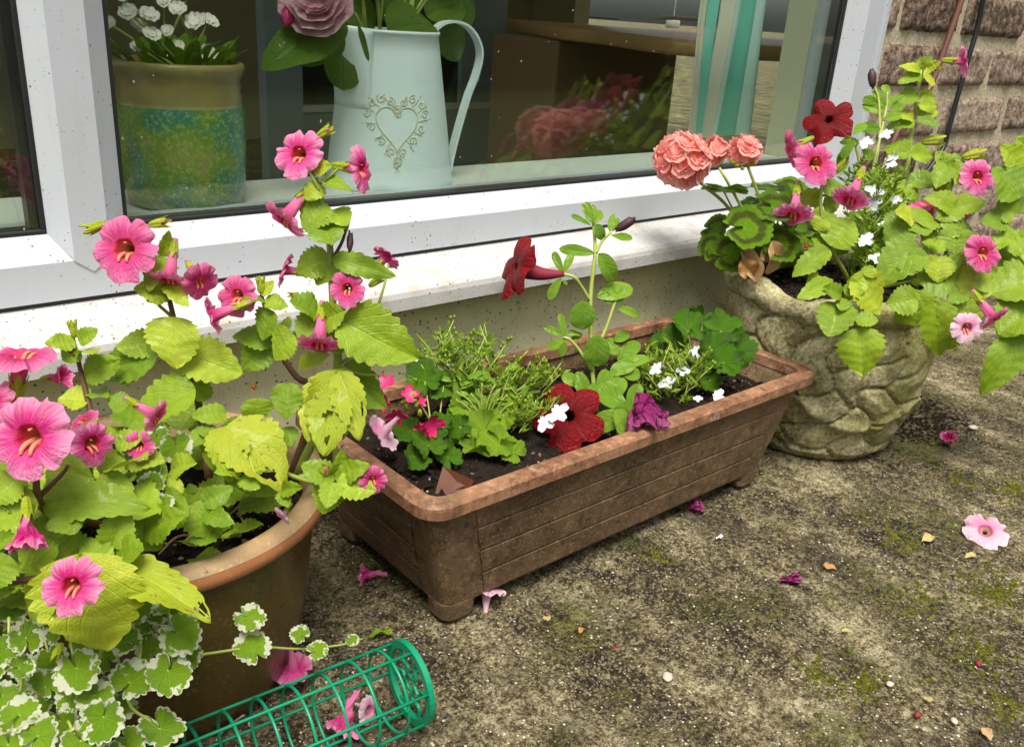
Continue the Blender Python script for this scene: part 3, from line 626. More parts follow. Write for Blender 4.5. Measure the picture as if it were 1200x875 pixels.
# ------------------------------------------------------------------ left glazed pot
PL = Vector((.212, .690, 0))
lp = thing('glazed_pot', PL, 'brown speckled glazed pot with broad tan rim full of pink flowers', 'flower pot')
lobj('body', [(0, .002), (.112, .002), (.118, .005), (.122, .02), (.130, .06), (.136, .11), (.139, .15), (.1395, .163), (.146, .1665)], M['pot'], lp, 96)
lobj('rim_edge', [(.1395, .164), (.149, .1655), (.1525, .169), (.1530, .175), (.1515, .1790)], M['pot_edge'], lp, 96)
lobj('rim', [(.1513, .1792), (.148, .1835), (.143, .1855), (.137, .1848), (.1335, .182), (.131, .174), (.130, .15)], M['pot_rim'], lp, 96)
soil('soil', lambda x, y: math.hypot(x - PL.x, y - PL.y) < .132, .075, .35, .55, .83, lambda x, y: .160, lp)
# ------------------------------------------------------------------ stone pot with carved relief
PR = Vector((1.192, .640, 0))
sp_ = thing('stone_pot', PR, 'pale mossy cast stone pot carved with garlands, planted with geranium', 'flower pot')
def stone():
    seg = 260; zs_ = np.concatenate([np.linspace(0, .232, 120)]); prof_r = np.interp(zs_, [0, .012, .04, .09, .15, .19, .205, .232], [.112, .119, .127, .142, .149, .148, .146, .143])
    th = np.arange(seg) * 2 * math.pi / seg; TH, Z = np.meshgrid(th, zs_); RR = np.repeat(prof_r[:, None], seg, 1)
    pr = np.random.RandomState(4); cells = []
    for row, (zc, nn, el) in enumerate([(.182, 11, 1.0), (.136, 10, 1.25), (.088, 9, 1.5), (.040, 9, 1.6), (.004, 12, 1.6)]):
        for k in range(nn): cells.append(((k + .5 * (row % 2) + pr.uniform(-.25, .25)) * 2 * math.pi / nn, zc + pr.uniform(-.012, .012), el * pr.uniform(.8, 1.25), pr.uniform(-.9, .9)))
    f1 = np.full(TH.shape, 9.); f2 = f1.copy(); top = np.zeros(TH.shape)
    thw = TH + .10 * np.sin(Z * 60 + TH * 3); zw = Z + .009 * np.sin(TH * 5 + Z * 25)
    for a, zc, el, sh in cells:
        du = (thw - a + math.pi) % (2 * math.pi) - math.pi; u = du * .145; v = zw - zc - sh * u * .7; d = np.sqrt((u / el) ** 2 + v ** 2)
        f2 = np.where(d < f1, f1, np.minimum(f2, d)); f1 = np.minimum(f1, d)
    e = np.clip((f2 - f1) / .013, 0, 1); pil = np.sqrt(e * (2 - e) + 1e-6)
    disp = .0125 * pil - .008 + .004 * np.exp(-(f1 / .012) ** 2)
    sw = Z - (.105 - .045 * np.abs(np.sin(TH * 2.5 + .6)) ** .8); disp += .008 * np.exp(-(sw / .010) ** 2) * (1 + .25 * np.sin(TH * 26 + Z * 90))
    disp *= np.clip((Z - .002) / .012, 0, 1) * np.clip((.222 - Z) / .012, 0, 1)
    RR = RR + disp
    V = []; U = []
    for j in range(len(zs_)):
        for i in range(seg):
            r = RR[j, i]; x, y, z = r * math.cos(th[i]), r * math.sin(th[i]), zs_[j]; q = noise.fractal((x * 45, y * 45, z * 45), 1, 2, 4) * .0013
            V.append(((r + q) * math.cos(th[i]), (r + q) * math.sin(th[i]), z)); U.append((i / seg, float(pil[j, i])))
    F = [(j * seg + i, j * seg + (i + 1) % seg, (j + 1) * seg + (i + 1) % seg, (j + 1) * seg + i) for j in range(len(zs_) - 1) for i in range(seg)] + [tuple(range(seg))[::-1]]
    inst(mesh('body', V, F, M['stone'], U), 'body', sp_, WM[sp_])
    V = []; F = []; n2 = 20; U = []          # thick rolled rim, uneven like a twisted rope
    for i in range(seg):
        a = th[i]; tw = math.sin(a * 5 + 1) * .5 + math.sin(a * 9) * .3; rt = .019 + .0035 * tw; zc = .226 + .005 * math.sin(a * 3 + .8) + .003 * math.sin(a * 7)
        for k in range(n2):
            b = 2 * math.pi * k / n2; q = noise.fractal((math.cos(a) * 7 + math.cos(b), math.sin(a) * 7, math.sin(b) * 1.5), 1, 2, 4) * .003
            r = .139 + (rt + q) * math.cos(b); V.append((r * math.cos(a), r * math.sin(a), zc + (rt * .95 + q) * math.sin(b))); U.append((i / seg, 1))
    F = [(i * n2 + k, ((i + 1) % seg) * n2 + k, ((i + 1) % seg) * n2 + (k + 1) % n2, i * n2 + (k + 1) % n2) for i in range(seg) for k in range(n2)]
    inst(mesh('rim', V, F, M['stone'], U), 'rim', sp_, WM[sp_])
stone()
soil('soil', lambda x, y: math.hypot(x - PR.x, y - PR.y) < .131, PR.x - .14, PR.x + .14, PR.y - .14, PR.y + .14, lambda x, y: .229 - .15 * max(0, (x - PR.x)) * 0, sp_)
# ------------------------------------------------------------------ green wire cage (feeder tube) lying on the ground
rc = .0345
A = onZ(482, 802, rc); B = onZ(240, 905, rc); A.z = B.z = rc + .003
ax = (B - A).normalized(); sd_ = Vector((0, 0, 1)).cross(ax).normalized(); LC = .36
cg = thing('wire_cage', A, 'green plastic coated wire tube cage lying on the concrete', 'wire cage')
def cp(s, a, r=rc): return A + ax * s + sd_ * (r * math.cos(a)) + Vector((0, 0, 1)) * (r * math.sin(a))
for k in range(6):
    a = R(60 * k + 22); tube('wire', [cp(0, a, rc + .0012), cp(LC, a, rc + .0012)], .0014, M['wire'], cg, seg=6)
for j in range(13):
    s = .022 + j * .0262; tube('hoop', [cp(s, 2 * math.pi * k / 40) for k in range(40)], .0014, M['wire'], cg, seg=6, closed=True)
V = []; F = []; ns = 40                       # end cap: flat ring with bent inner struts
for k in range(ns):
    a = 2 * math.pi * k / ns
    for s, r in ((-.001, rc + .003), (.004, rc + .003), (.004, rc - .004), (-.001, rc - .004)): V.append(cp(s, a, r))
for k in range(ns):
    for q in range(4): F.append((4 * k + q, 4 * ((k + 1) % ns) + q, 4 * ((k + 1) % ns) + (q + 1) % 4, 4 * k + (q + 1) % 4))
cap = wobj('end_ring', V, F, M['wire'], cg, smooth=False)
for k in range(6):
    a = R(60 * k); tube('end_strut', [cp(.001, a, rc - .003), cp(.001, a + .25, rc * .62), cp(.001, a - .25, rc * .42), cp(.001, a + .15, rc * .2)], .0019, M['wire'], cap, seg=5)
tube('end_strut', [cp(.001, 2 * math.pi * k / 20, rc * .2) for k in range(20)], .0016, M['wire'], cap, seg=5, closed=True)
tube('wire_hook', [onZ(253, 868, .004), onZ(262, 855, .004), onZ(282, 840, .012), onZ(286, 838, .012), onZ(287, 842, .004)], .0012, M['steel'], None, seg=6, label='short bent steel wire lying beside the green cage', cat='wire')
# ------------------------------------------------------------------ leaf and flower shapes (shared meshes)
def leaf_mesh(kind, seed, mat, W=.8, teeth=8, td=.12, prof=(.5, .82), fold=.18, curl=.25, rip=.05, nv=6, slant=.5, puck=.03, holes=0, cols=8):
    rr = random.Random(seed); rows = teeth * 4 if teeth else 16; V = []; F = []; U = []
    tm = prof[0] / (prof[0] + prof[1]); mx = tm ** prof[0] * (1 - tm) ** prof[1]; p1, p2, p3 = rr.random() * 6, rr.random() * 6, rr.random() * 6
    cu = curl * rr.uniform(.2, 2.0); tw = rr.uniform(-.55, .55); bend = rr.uniform(-.18, .18); fold *= rr.uniform(.4, 2.2); rk = rr.uniform(6, 10)
    for i in range(rows + 1):
        t = i / rows; wd = W * .5 * (t ** prof[0]) * ((1 - t) ** prof[1]) / mx
        if i == 0: wd = W * .035
        fq = (t * teeth) % 1 if teeth else 0; saw = (fq / .7 if fq < .7 else (1 - fq) / .3)
        for j in range(-cols // 2, cols // 2 + 1):
            v = j / (cols / 2); av = abs(v); ww = wd
            if teeth and av > .99: ww = wd * (1 + td * saw * (1 if 0 < t < 1 else 0)) + (.01 * saw if wd < .1 else 0)
            ph = ((t - slant * av) * nv) % 1; vd = min(ph, 1 - ph)
            x = v * ww; z = fold * av * ww * (1 - .5 * t) - cu * t * t + rip * (av ** 2) * math.sin(t * rk + p1 + (0 if v > 0 else p2)) * min(1, t * 4)
            z += puck * (min(vd / .3, 1) - .6) * (.4 + .6 * av) * (1 - av ** 6) * min(1, 4 * t) - (puck * .9 if j == 0 else 0) + .02 * noise.noise((x * 5 + seed, t * 5, 0))
            x += bend * t * t; xx = x * math.cos(tw * t) - z * math.sin(tw * t) * .6; zz = z + x * math.sin(tw * t) * .6
            V.append((xx, t - .03 * cu * t * t, zz)); U.append((t, v * .5 + .5))
    n = cols + 1
    hl = [(rr.uniform(.35, .95), rr.uniform(-.8, .8), rr.uniform(.05, .10)) for _ in range(holes)]
    for i in range(rows):
        for j in range(cols):
            t = (i + .5) / rows; v = (j + .5) / cols * 2 - 1
            if any((t - a) ** 2 + ((v - b) * .4) ** 2 < r * r for a, b, r in hl): continue
            a = i * n + j; F.append((a, a + 1, a + n + 1, a + n))
    return mesh(kind, V, F, mat, U)
def polar_mesh(kind, seed, mat, lobes=7, ld=.10, cren=20, cd=.07, sinus=.30, cup=.12, rip=.08, seg=120, rings=8):
    rr = random.Random(seed); V = [(0, 0, 0)]; U = [(0, 0)]; F = []; p = rr.random() * 6; p2 = rr.random() * 6; k = lobes
    asym = rr.uniform(-.08, .08)
    for i in range(1, rings + 1):
        q = i / rings
        for j in range(seg):
            a = 2 * math.pi * j / seg; da = abs((a + math.pi / 2 + math.pi) % (2 * math.pi) - math.pi)      # angle from the sinus at -Y
            r = 1 + asym * math.sin(a) - ld * (1 - abs(math.cos(k * a / 2 + .2))) * q - .10 * math.cos(a + math.pi / 2)
            if q > .8: r *= 1 + cd * (abs(math.sin(cren * a / 2)) ** .7 - .5) * (q - .8) * 5
            if da < sinus: r *= .12 + .88 * (da / sinus) ** .6
            rad = q * r; z = cup * q * q + rip * q ** 2 * math.sin(k * a + p) * .6 + rip * q ** 3 * math.sin(3 * a + p2) + .03 * noise.noise((rad * math.cos(a) * 3 + seed, rad * math.sin(a) * 3, 1)) - .035 * (1 - min(1, abs(math.sin(k * a / 2)) * 3)) * q * (1 - q) * 2
            V.append((rad * math.cos(a), rad * math.sin(a), z)); U.append((j / seg, q))
    for j in range(seg): F.append((0, 1 + j, 1 + (j + 1) % seg))
    for i in range(rings - 1):
        for j in range(seg): F.append((1 + i * seg + j, 1 + (i + 1) * seg + j, 1 + (i + 1) * seg + (j + 1) % seg, 1 + i * seg + (j + 1) % seg))
    return mesh(kind, V, F, mat, U)
def trumpet(kind, seed, mat, tube_len=1.5, r0=.10, r1=.30, R1=1.0, lobes=5, cleft=.27, refl=.25, fwd=.25, ruff=.06, seg=90, rt=10, rl=9, point=0, wilt=0, rf=(9, 15), lcw=2.5):
    # faces +Z, mouth centre at the origin, lobe radius R1; tube runs down to -tube_len
    rr = random.Random(seed); V = []; U = []; F = []; p = [rr.random() * 6.28 for _ in range(6)]
    for i in range(rt + rl + 1):
        for j in range(seg):
            a = 2 * math.pi * j / seg; s = math.sin(a)
            if i <= rt:
                q = i / rt; r = r0 + (r1 - r0) * (q ** 1.3); z = -tube_len * (1 - q); r *= 1 + .05 * math.cos(lobes * a + .4) * q
                if s < -.3: r *= 1 + .06 * q
                v = .5 * q
            else:
                q = (i - rt) / rl; lc = abs(math.cos(lobes * (a - math.pi / 2 + math.pi / lobes) / 2))     # 1 at lobe centres: two up, three down
                edge = R1 * (1 - cleft * (1 - min(1, lc * lcw) ** .75) + (point * lc ** 8)); edge *= 1 + .05 * math.sin(a * 2 + p[0]) + (.07 if s < -.75 else 0)
                r = r1 + (edge - r1) * q; up = max(0, s); dn = max(0, -s)
                z = q * (fwd * dn - refl * up) + (.16 * (1 - (1 - q) ** 2)) - .22 * q * q + ruff * q * q * (math.sin(rf[0] * a + p[1]) + .6 * math.sin(rf[1] * a + p[2]))
                z -= .10 * (1 - lc) * q
                r *= 1 + .03 * math.sin((rf[0] + 2) * a + p[3]) * q; v = .5 + .5 * q
                if wilt: r = r1 + (r - r1) * (1 - .55 * wilt) + .08 * wilt * math.sin(13 * a + p[4]); z = z * (1 - wilt) + wilt * (q * .75 + .12 * math.sin(9 * a + p[5]) * q)
            V.append((r * math.cos(a), r * math.sin(a), z)); U.append((j / seg, v))
    n = rt + rl
    for i in range(n):
        for j in range(seg): F.append((i * seg + j, i * seg + (j + 1) % seg, (i + 1) * seg + (j + 1) % seg, (i + 1) * seg + j))
    return mesh(kind, V, F, mat, U)
def crumple(me, amp, freq, seed):
    for v in me.vertices: v.co += noise.noise_vector(v.co * freq + Vector((seed, 0, 0))) * amp + noise.noise_vector(v.co * freq * 2.7 + Vector((seed, 9, 0))) * amp * .5
    me.update(); return me
def palate_mesh():
    mb = MB()
    for sx in (-1, 1): mb.add(*tubevf([Vector((sx * .08, -.12, -.6)), Vector((sx * .10, -.17, -.2)), Vector((sx * .11, -.23, .0)), Vector((sx * .12, -.32, .09)), Vector((sx * .12, -.42, .10))], .085, .045, seg=8))
    mb.add(*tubevf([Vector((0, .22, -.5)), Vector((0, .17, .03))], .045, .03, seg=6))
    return mesh('palate', mb.V, mb.F, M['palate'])
def calyx_mesh(L=.75):
    V = []; U = []; F = []; seg = 30; prof_ = [(.05, -L - .35), (.12, -L - .3), (.17, -L - .1), (.20, -L + .15), (.22, -L + .35)]
    for i, (r, z) in enumerate(prof_):
        for j in range(seg): a = 2 * math.pi * j / seg; q = 1 + .14 * math.cos(5 * a); V.append((r * q * math.cos(a), r * q * math.sin(a), z)); U.append((i / 5, .5 + .3 * math.sin(a)))
    for j in range(seg): a = 2 * math.pi * j / seg; t = abs(math.cos(2.5 * a)); r = .23 + .06 * t; V.append((r * math.cos(a), r * math.sin(a), -L + .33 + .34 * t ** 2)); U.append((1, .5))
    for i in range(5):
        for j in range(seg): F.append((i * seg + j, i * seg + (j + 1) % seg, (i + 1) * seg + (j + 1) % seg, (i + 1) * seg + j))
    return mesh('calyx', V, F, M['calyx'], U)
def petal_fan(kind, seed, mat, n, rings=1, wid=.75, cup=.35, ruff=.08, notch=.15, inner=.62, spread=360, start=0, lens=None, nu=6, nvv=5, tilt=0):
    rr = random.Random(seed); mb = MB()
    for g in range(rings):
        for k in range(n if g == 0 else max(3, n - g)):
            nn_ = n if g == 0 else max(3, n - g); a0 = R(start) + R(spread) * (k + .5 * (g % 2)) / nn_ + rr.uniform(-.1, .1); Lk = (lens[k] if lens else 1) * inner ** g * rr.uniform(.9, 1.08); V = []; U = []; F = []; p = rr.random() * 6
            for i in range(nu + 1):
                t = i / nu
                for j in range(nvv + 1):
                    v = j / nvv * 2 - 1; wd = wid * Lk * .5 * (math.sin(min(1, t * .98 + .02) ** .8 * math.pi * .80) ** .8 + .06); y = t * Lk * (1 - notch * (abs(v) ** 2) * t * .6 + (-notch * .5 * (1 - abs(v)) * t ** 6))
                    x = v * wd; z = cup * (1 + .9 * g) * Lk * t * t * .8 + .10 * Lk * v * v * t + ruff * t * t * math.sin(v * 4 + p + t * 3) + g * .03 + tilt * t
                    V.append((x * math.cos(a0) + y * math.sin(a0), -x * math.sin(a0) + y * math.cos(a0), z)); U.append((((a0 / 6.283) + v * .05) % 1, .5 + .5 * t))
            for i in range(nu):
                for j in range(nvv): a = i * (nvv + 1) + j; F.append((a, a + 1, a + nvv + 2, a + nvv + 1))
            mb.add(V, F, U)
    return mesh(kind, mb.V, mb.F, mat, mb.U)
def blob(kind, seed, mat, ex=(1, 1, 1), amp=.25, seg=14, rings=9, freq=2.2):
    V = [(0, 0, -ex[2])]; F = []
    for i in range(1, rings):
        ph = math.pi * i / rings - math.pi / 2
        for j in range(seg):
            a = 2 * math.pi * j / seg; d = Vector((math.cos(ph) * math.cos(a), math.cos(ph) * math.sin(a), math.sin(ph))); q = 1 + amp * noise.fractal(d * freq + Vector((seed, 0, 0)), 1, 2, 3); V.append((d.x * ex[0] * q, d.y * ex[1] * q, d.z * ex[2] * q))
    V.append((0, 0, ex[2])); m = len(V) - 1
    for j in range(seg): F += [(0, 1 + (j + 1) % seg, 1 + j), (m, m - seg + j, m - seg + (j + 1) % seg)]
    for i in range(rings - 2):
        for j in range(seg): F.append((1 + i * seg + j, 1 + i * seg + (j + 1) % seg, 1 + (i + 1) * seg + (j + 1) % seg, 1 + (i + 1) * seg + j))
    return mesh(kind, V, F, mat)
LM = [leaf_mesh('leaf', s, M['mim_leaf'], W=.84, teeth=8, td=.20) for s in range(10)]
LMs = [leaf_mesh('leaf', 20 + s, M['mim_leaf'], W=.64, teeth=6, td=.20, curl=.2, cols=6) for s in range(6)]
LT = [leaf_mesh('leaf', 40 + s, M['mim_torn'], W=.80, teeth=8, td=.16, curl=.22, rip=.07, holes=2, cols=12, puck=.018) for s in range(5)]
LP = [leaf_mesh('leaf', 60 + s, M['pet_leaf'], W=.62, teeth=0, prof=(.7, .55), curl=.22, rip=.03, nv=5, slant=.35, puck=.015) for s in range(6)]
LPn = [leaf_mesh('leaf', 70 + s, M['pet_leaf'], W=.32, teeth=0, prof=(.8, .45), curl=.2, rip=.02, nv=4, slant=.3, puck=.01, cols=6) for s in range(4)]
LR = [leaf_mesh('leaf', 80 + s, M['rose_leaf'], W=.80, teeth=0, prof=(.6, .6), curl=.2, rip=.03, nv=8, slant=.4, puck=.01) for s in range(4)]
GL = [polar_mesh('leaf', s, M['ger_leaf']) for s in range(5)]
GPL = [polar_mesh('leaf', 10 + s, M['gp_leaf'], lobes=6, ld=.14, rip=.24, cup=.28, cd=.10) for s in range(5)]
CR = [polar_mesh('leaf', 15 + s, M['cr_leaf'], lobes=6, ld=.16, cren=22, cd=.10, rip=.20, cup=.30) for s in range(4)]
IV = [polar_mesh('leaf', 30 + s, M['ivy_leaf'], lobes=5, ld=.02, cren=17, cd=.16, sinus=.34, cup=.22, rip=.10) for s in range(9)]
FM = [trumpet('flower', s, M['mim']) for s in range(4)] + [trumpet('flower', 10 + s, M['mim_deep'], cleft=.28) for s in range(3)]
FD = [trumpet('flower', 10 + s, M['mim_deep'], cleft=.28, tube_len=1.6) for s in range(3)]
FP = [trumpet('flower', 20 + s, M['mim_pale'], tube_len=1.25) for s in range(3)]
FW = [crumple(trumpet('flower', 25 + s, M['mim'], tube_len=1.35, wilt=.7, ruff=.10), .16, 2.3, s) for s in range(3)]
PT = [trumpet('flower', 40 + s, M['pet'], tube_len=.95, r0=.05, r1=.15, R1=1, cleft=.32, refl=.10, fwd=.05, ruff=.06, point=.08, rf=(5, 8), lcw=1.35) for s in range(3)]
FAD = crumple(trumpet('flower', 50, M['faded'], tube_len=.6, r0=.15, r1=.45, wilt=.8, ruff=.16), .30, 2.6, 3)
PALATE = palate_mesh(); CALYX = calyx_mesh(1.15); CALYX_L = calyx_mesh(1.75); CALYX_B = calyx_mesh(.75)
FH = [trumpet('flower', 80 + s, M['mim'], tube_len=2.1, r0=.13, r1=.34, refl=.05, fwd=.05) for s in range(3)]
LOB = [petal_fan('flower', s, M['white'], 5, wid=.66, cup=.16, ruff=.14, notch=.1, spread=360, start=18, lens=[.55, 1, 1.0, 1, .55], nu=4, nvv=4) for s in range(4)]
GFL = [petal_fan('floret', s, M['ger'], 5, rings=3, wid=1.0, cup=.16, ruff=.035, notch=.05, inner=.66, nu=5, nvv=4) for s in range(5)]
DIA = [petal_fan('flower', 30 + s, M['cream'], 7, rings=2, wid=1.0, cup=.10, ruff=.10, notch=.3, inner=.62, nu=5, nvv=5) for s in range(3)]
ROSE = petal_fan('flower', 50, M['rose'], 8, rings=6, wid=1.15, cup=.35, ruff=.05, notch=.1, inner=.80, nu=6, nvv=6)
HOT = [petal_fan('flower', 60 + s, M['hot'], 4, wid=.7, cup=.3, ruff=.15, notch=.15, nu=5, nvv=4) for s in range(3)]
BUD = blob('bud', 1, M['bud'], (.5, .5, .9), .25); BUDG = blob('bud', 2, M['calyx'], (.5, .5, 1), .2); BUDD = blob('bud', 3, M['dark_bud'], (.42, .42, 1), .3)
# ------------------------------------------------------------------ placing
UPW = Vector((0, 0, 1))
def leaf(P, b, t, d, w=None, dt=0, ms=None, up=.5, name='leaf'):
    # leaf from base pixel b to tip pixel t at view distance d (tip d+dt), w pixels wide
    ms = ms or LM; B = D(*b, d); T = D(*t, d + dt); L = (T - B).length; y = (T - B) / L
    n = (tocam(B) * (1 - up) + UPW * up + Vector((rnd.uniform(-.25, .25), rnd.uniform(-.25, .1), rnd.uniform(-.1, .2)))); n = n - y * n.dot(y); n.normalize()
    me = rnd.choice(ms); wf = 1.0 if w is None else mm(B, w) / (L * MW.get(me.name, .8)); wf = max(.5, min(2.2, wf))
    x = y.cross(n); s = (L * wf, L, L * min(1.2, (1 + wf) / 2))
    Mx = Matrix(((x.x * s[0], y.x * s[1], n.x * s[2], B.x), (x.y * s[0], y.y * s[1], n.y * s[2], B.y), (x.z * s[0], y.z * s[1], n.z * s[2], B.z), (0, 0, 0, 1)))
    return inst(me, name, P, Mx)
MW = {}
for ms_, w_ in ((LM, .85), (LMs, .65), (LT, .85), (LP, .62), (LPn, .32), (LR, .8)):
    for me_ in ms_: MW[me_.name] = w_
def wleaf(P, B, y, L, wf=1, ms=None, nrm=None, name='leaf'):            # leaf given in world space
    y = y.normalized(); n = nrm or UPW; n = n - y * n.dot(y)
    if n.length < .05: n = y.orthogonal()
    n.normalize(); x = y.cross(n); s = (L * wf, L, L)
    return inst(rnd.choice(ms or LM), name, P, Matrix(((x.x * s[0], y.x * s[1], n.x * s[2], B.x), (x.y * s[0], y.y * s[1], n.y * s[2], B.y), (x.z * s[0], y.z * s[1], n.z * s[2], B.z), (0, 0, 0, 1))))
def pleaf(P, c, dia, d, ms, n=None, ang=None, name='leaf', root=None, rad=.0011, sm='stem_y'):   # round leaf, dia pixels across
    p = D(*c, d); n = n or (tocam(p) * .7 + UPW * .45 + Vector((rnd.uniform(-.6, .6), rnd.uniform(-.4, .4), rnd.uniform(-.4, .4))))
    a = R(ang if ang is not None else rnd.uniform(0, 360)); y = RIGHT * math.cos(a) + UP * math.sin(a); s = mm(p, dia) * (.44 if ms is IV else .52)
    o = inst(rnd.choice(ms), name, P, frame(p, n, y, s))
    if root is not None:
        r_ = Vector(root) if len(root) == 3 else D(*root, d + .02); tube('leaf_stalk', [r_, (r_ + p) / 2 + Vector((0, 0, -.004)), p], rad, M[sm], P, r1=rad * .7, seg=5, n=4)
    return o
def flower(P, c, dia, d, f, ms=None, roll=0, cal=True, squash=1, name='flower', tl=None, pal=True):
    # f = facing in view terms (right, up, towards camera); flower centre at pixel c
    p = D(*c, d); s = mm(p, dia) * .5; fd = vdir(*f); y = UPW.copy() if roll == 0 else (UPW * math.cos(R(roll)) + RIGHT * math.sin(R(roll)))
    me = rnd.choice(ms or FM); Mx = frame(p, fd, y, (s, s * squash, s)); o = inst(me, name, P, Mx)
    if cal: inst(CALYX_L if ms is FH else CALYX, 'calyx', o, Mx)
    if pal and ms is not FW: inst(PALATE, 'palate', o, Mx)
    return o
def bud(P, c, L, d, f, me=None, cal=True):
    p = D(*c, d); s = mm(p, L) * .5; Mx = frame(p, vdir(*f), None, s); o = inst(me or BUD, 'bud', P, frame(p, vdir(*f), None, (s * .62, s * .62, s * .8)))
    if cal: inst(CALYX_B, 'calyx', o, frame(p + vdir(*f) * s * 1.3, vdir(*f), None, s * 2.0))
    return o
def stem(P, pts, r0, mat='stem', r1=None, name='stem'): return tube(name, [D(*p) for p in pts], r0, M[mat], P, r1=r1 or r0 * .6, seg=7, n=5)
# ------------------------------------------------------------------ plant in the left pot: pink monkey flower
mp_ = thing('monkey_flower_plant', (PL.x, PL.y, .165), 'lush lime leaved plant with pink trumpet flowers in the brown glazed pot', 'flowering plant')
P = mp_
stem(P, [(345, 560, .75), (385, 478, .735), (396, 428, .72), (391, 372, .71), (388, 306, .70), (384, 268, .69), (376, 232, .685), (370, 208, .68)], .0042, 'stem', .0018)
stem(P, [(340, 560, .75), (372, 462, .735), (348, 442, .73), (322, 402, .72), (311, 362, .71), (306, 345, .705)], .0036, 'stem_red', .0014)
stem(P, [(245, 560, .72), (236, 492, .72), (227, 447, .715), (213, 412, .705), (203, 370, .69), (195, 335, .68), (190, 310, .675)], .0036, 'stem_red', .0014)
stem(P, [(120, 560, .70), (107, 487, .70), (96, 440, .70), (90, 415, .695), (84, 388, .69)], .0028, 'stem_red', .0012)
stem(P, [(180, 640, .68), (150, 651, .62), (133, 659, .60), (110, 667, .58), (50, 677, .54), (-10, 684, .52)], .0030, 'stem_red', .0022)
stem(P, [(140, 620, .66), (60, 600, .58), (45, 582, .54), (42, 560, .53)], .0030, 'stem_red', .002)
stem(P, [(45, 582, .54), (72, 556, .54), (80, 545, .54)], .0018, 'stem_red', .001)
stem(P, [(200, 600, .68), (170, 560, .65), (160, 535, .63), (140, 510, .62)], .0024, 'stem', .0014)
stem(P, [(388, 306, .70), (400, 285, .69), (405, 270, .685)], .0015, 'stem_red', .0012)
stem(P, [(375, 215, .68), (392, 202, .675), (400, 193, .675)], .0013, 'stem', .001)
stem(P, [(375, 225, .68), (365, 205, .675), (356, 190, .68)], .0013, 'stem', .001)
stem(P, [(396, 428, .72), (420, 408, .72), (440, 365, .72), (450, 335, .72), (455, 310, .725)], .0014, 'stem', .001)
stem(P, [(396, 428, .72), (420, 438, .715), (445, 440, .71)], .0016, 'stem', .001)
stem(P, [(300, 540, .72), (350, 560, .68), (385, 568, .66), (425, 555, .655)], .0020, 'stem', .0012)
stem(P, [(192, 345, .68), (215, 325, .672), (225, 315, .67)], .0012, 'stem'); stem(P, [(200, 370, .69), (180, 350, .68), (170, 320, .672), (150, 300, .67)], .0014, 'stem')
stem(P, [(350, 560, .72), (392, 545, .74), (388, 500, .735), (394, 440, .72)], .0030, 'stem_y', .003)
# the flowers one can count (centre, width, distance, facing)
FL = [((350, 180), 58, .672, (-.15, -.05, 1), FM, 0), ((424, 198), 52, .672, (.95, -.15, .2), FM, 0), ((332, 258), 54, .675, (-.55, -.8, .25), FH, 0),
      ((146, 291), 76, .655, (.02, -.05, 1), FM, 0), ((198, 328), 48, .668, (-.1, -1, .15), FH, 0), ((235, 330), 46, .672, (.55, -.65, .35), FD, 0), ((278, 346), 48, .695, (-.15, -.12, 1), FD, 0),
      ((248, 370), 46, .685, (-.95, -.35, .1), FH, 0), ((333, 316), 40, .70, (-.95, .15, .1), FD, 0), ((407, 338), 42, .688, (.1, -.1, 1), FD, 0), ((454, 301), 38, .73, (.35, .35, -.25), FD, 0),
      ((374, 404), 52, .69, (0, -.95, .30), FH, 0), ((24, 418), 78, .535, (.15, .85, .12), FD, 0), ((34, 512), 98, .515, (-.1, -.1, 1), FM, 0), ((-12, 475), 60, .53, (-.3, 0, 1), FM, 0),
      ((184, 488), 42, .62, (.85, -.5, .0), FH, 0), ((163, 522), 34, .62, (.25, -.1, 1), FD, 0), ((108, 520), 54, .59, (.5, -.1, .35), FH, 0), ((98, 492), 36, .61, (-.3, .5, .5), FM, 0), ((84, 686), 68, .495, (.05, -.02, 1), FM, 0),
      ((437, 562), 34, .65, (.35, -.35, .8), FD, 0)]
for c, dia, d, f, ms, rl in FL: flower(P, c, dia, d, f, ms, rl)
flower(P, (32, 626), 60, .52, (.1, -1, .12), FW, tl=1); flower(P, (70, 441), 36, .56, (.85, .1, .2), FW)
flower(P, (330, 605), 26, .665, (-.55, -.75, .3), FP, tl=1, pal=False)
for c, L, d, f in [((185, 262), 26, .66, (.9, .15, .1)), ((379, 156), 24, .675, (.8, .45, .2)), ((112, 266), 30, .66, (-.6, -.3, .3)), ((298, 454), 16, .69, (.1, .2, 1)), ((311, 471), 14, .69, (.6, -.3, .6)), ((345, 345), 15, .70, (-.5, -.2, .6)), ((68, 762), 22, .55, (-.2, -.6, .5)), ((405, 262), 22, .69, (.1, .9, .1)), ((432, 375), 26, .72, (.9, .3, .1)), ((440, 330), 22, .725, (.6, .4, .2)), ((86, 386), 22, .69, (-.2, 1, .1)), ((395, 575), 20, .655, (.2, .4, 1)), ((385, 553), 22, .655, (-.3, .5, .8)), ((306, 335), 22, .70, (-.1, 1, .1)), ((85, 412), 18, .69, (.3, .2, 1))]: bud(P, c, L, d, f)
bud(P, (410, 283), 30, .69, (0, -1, .1), BUDD, cal=False)
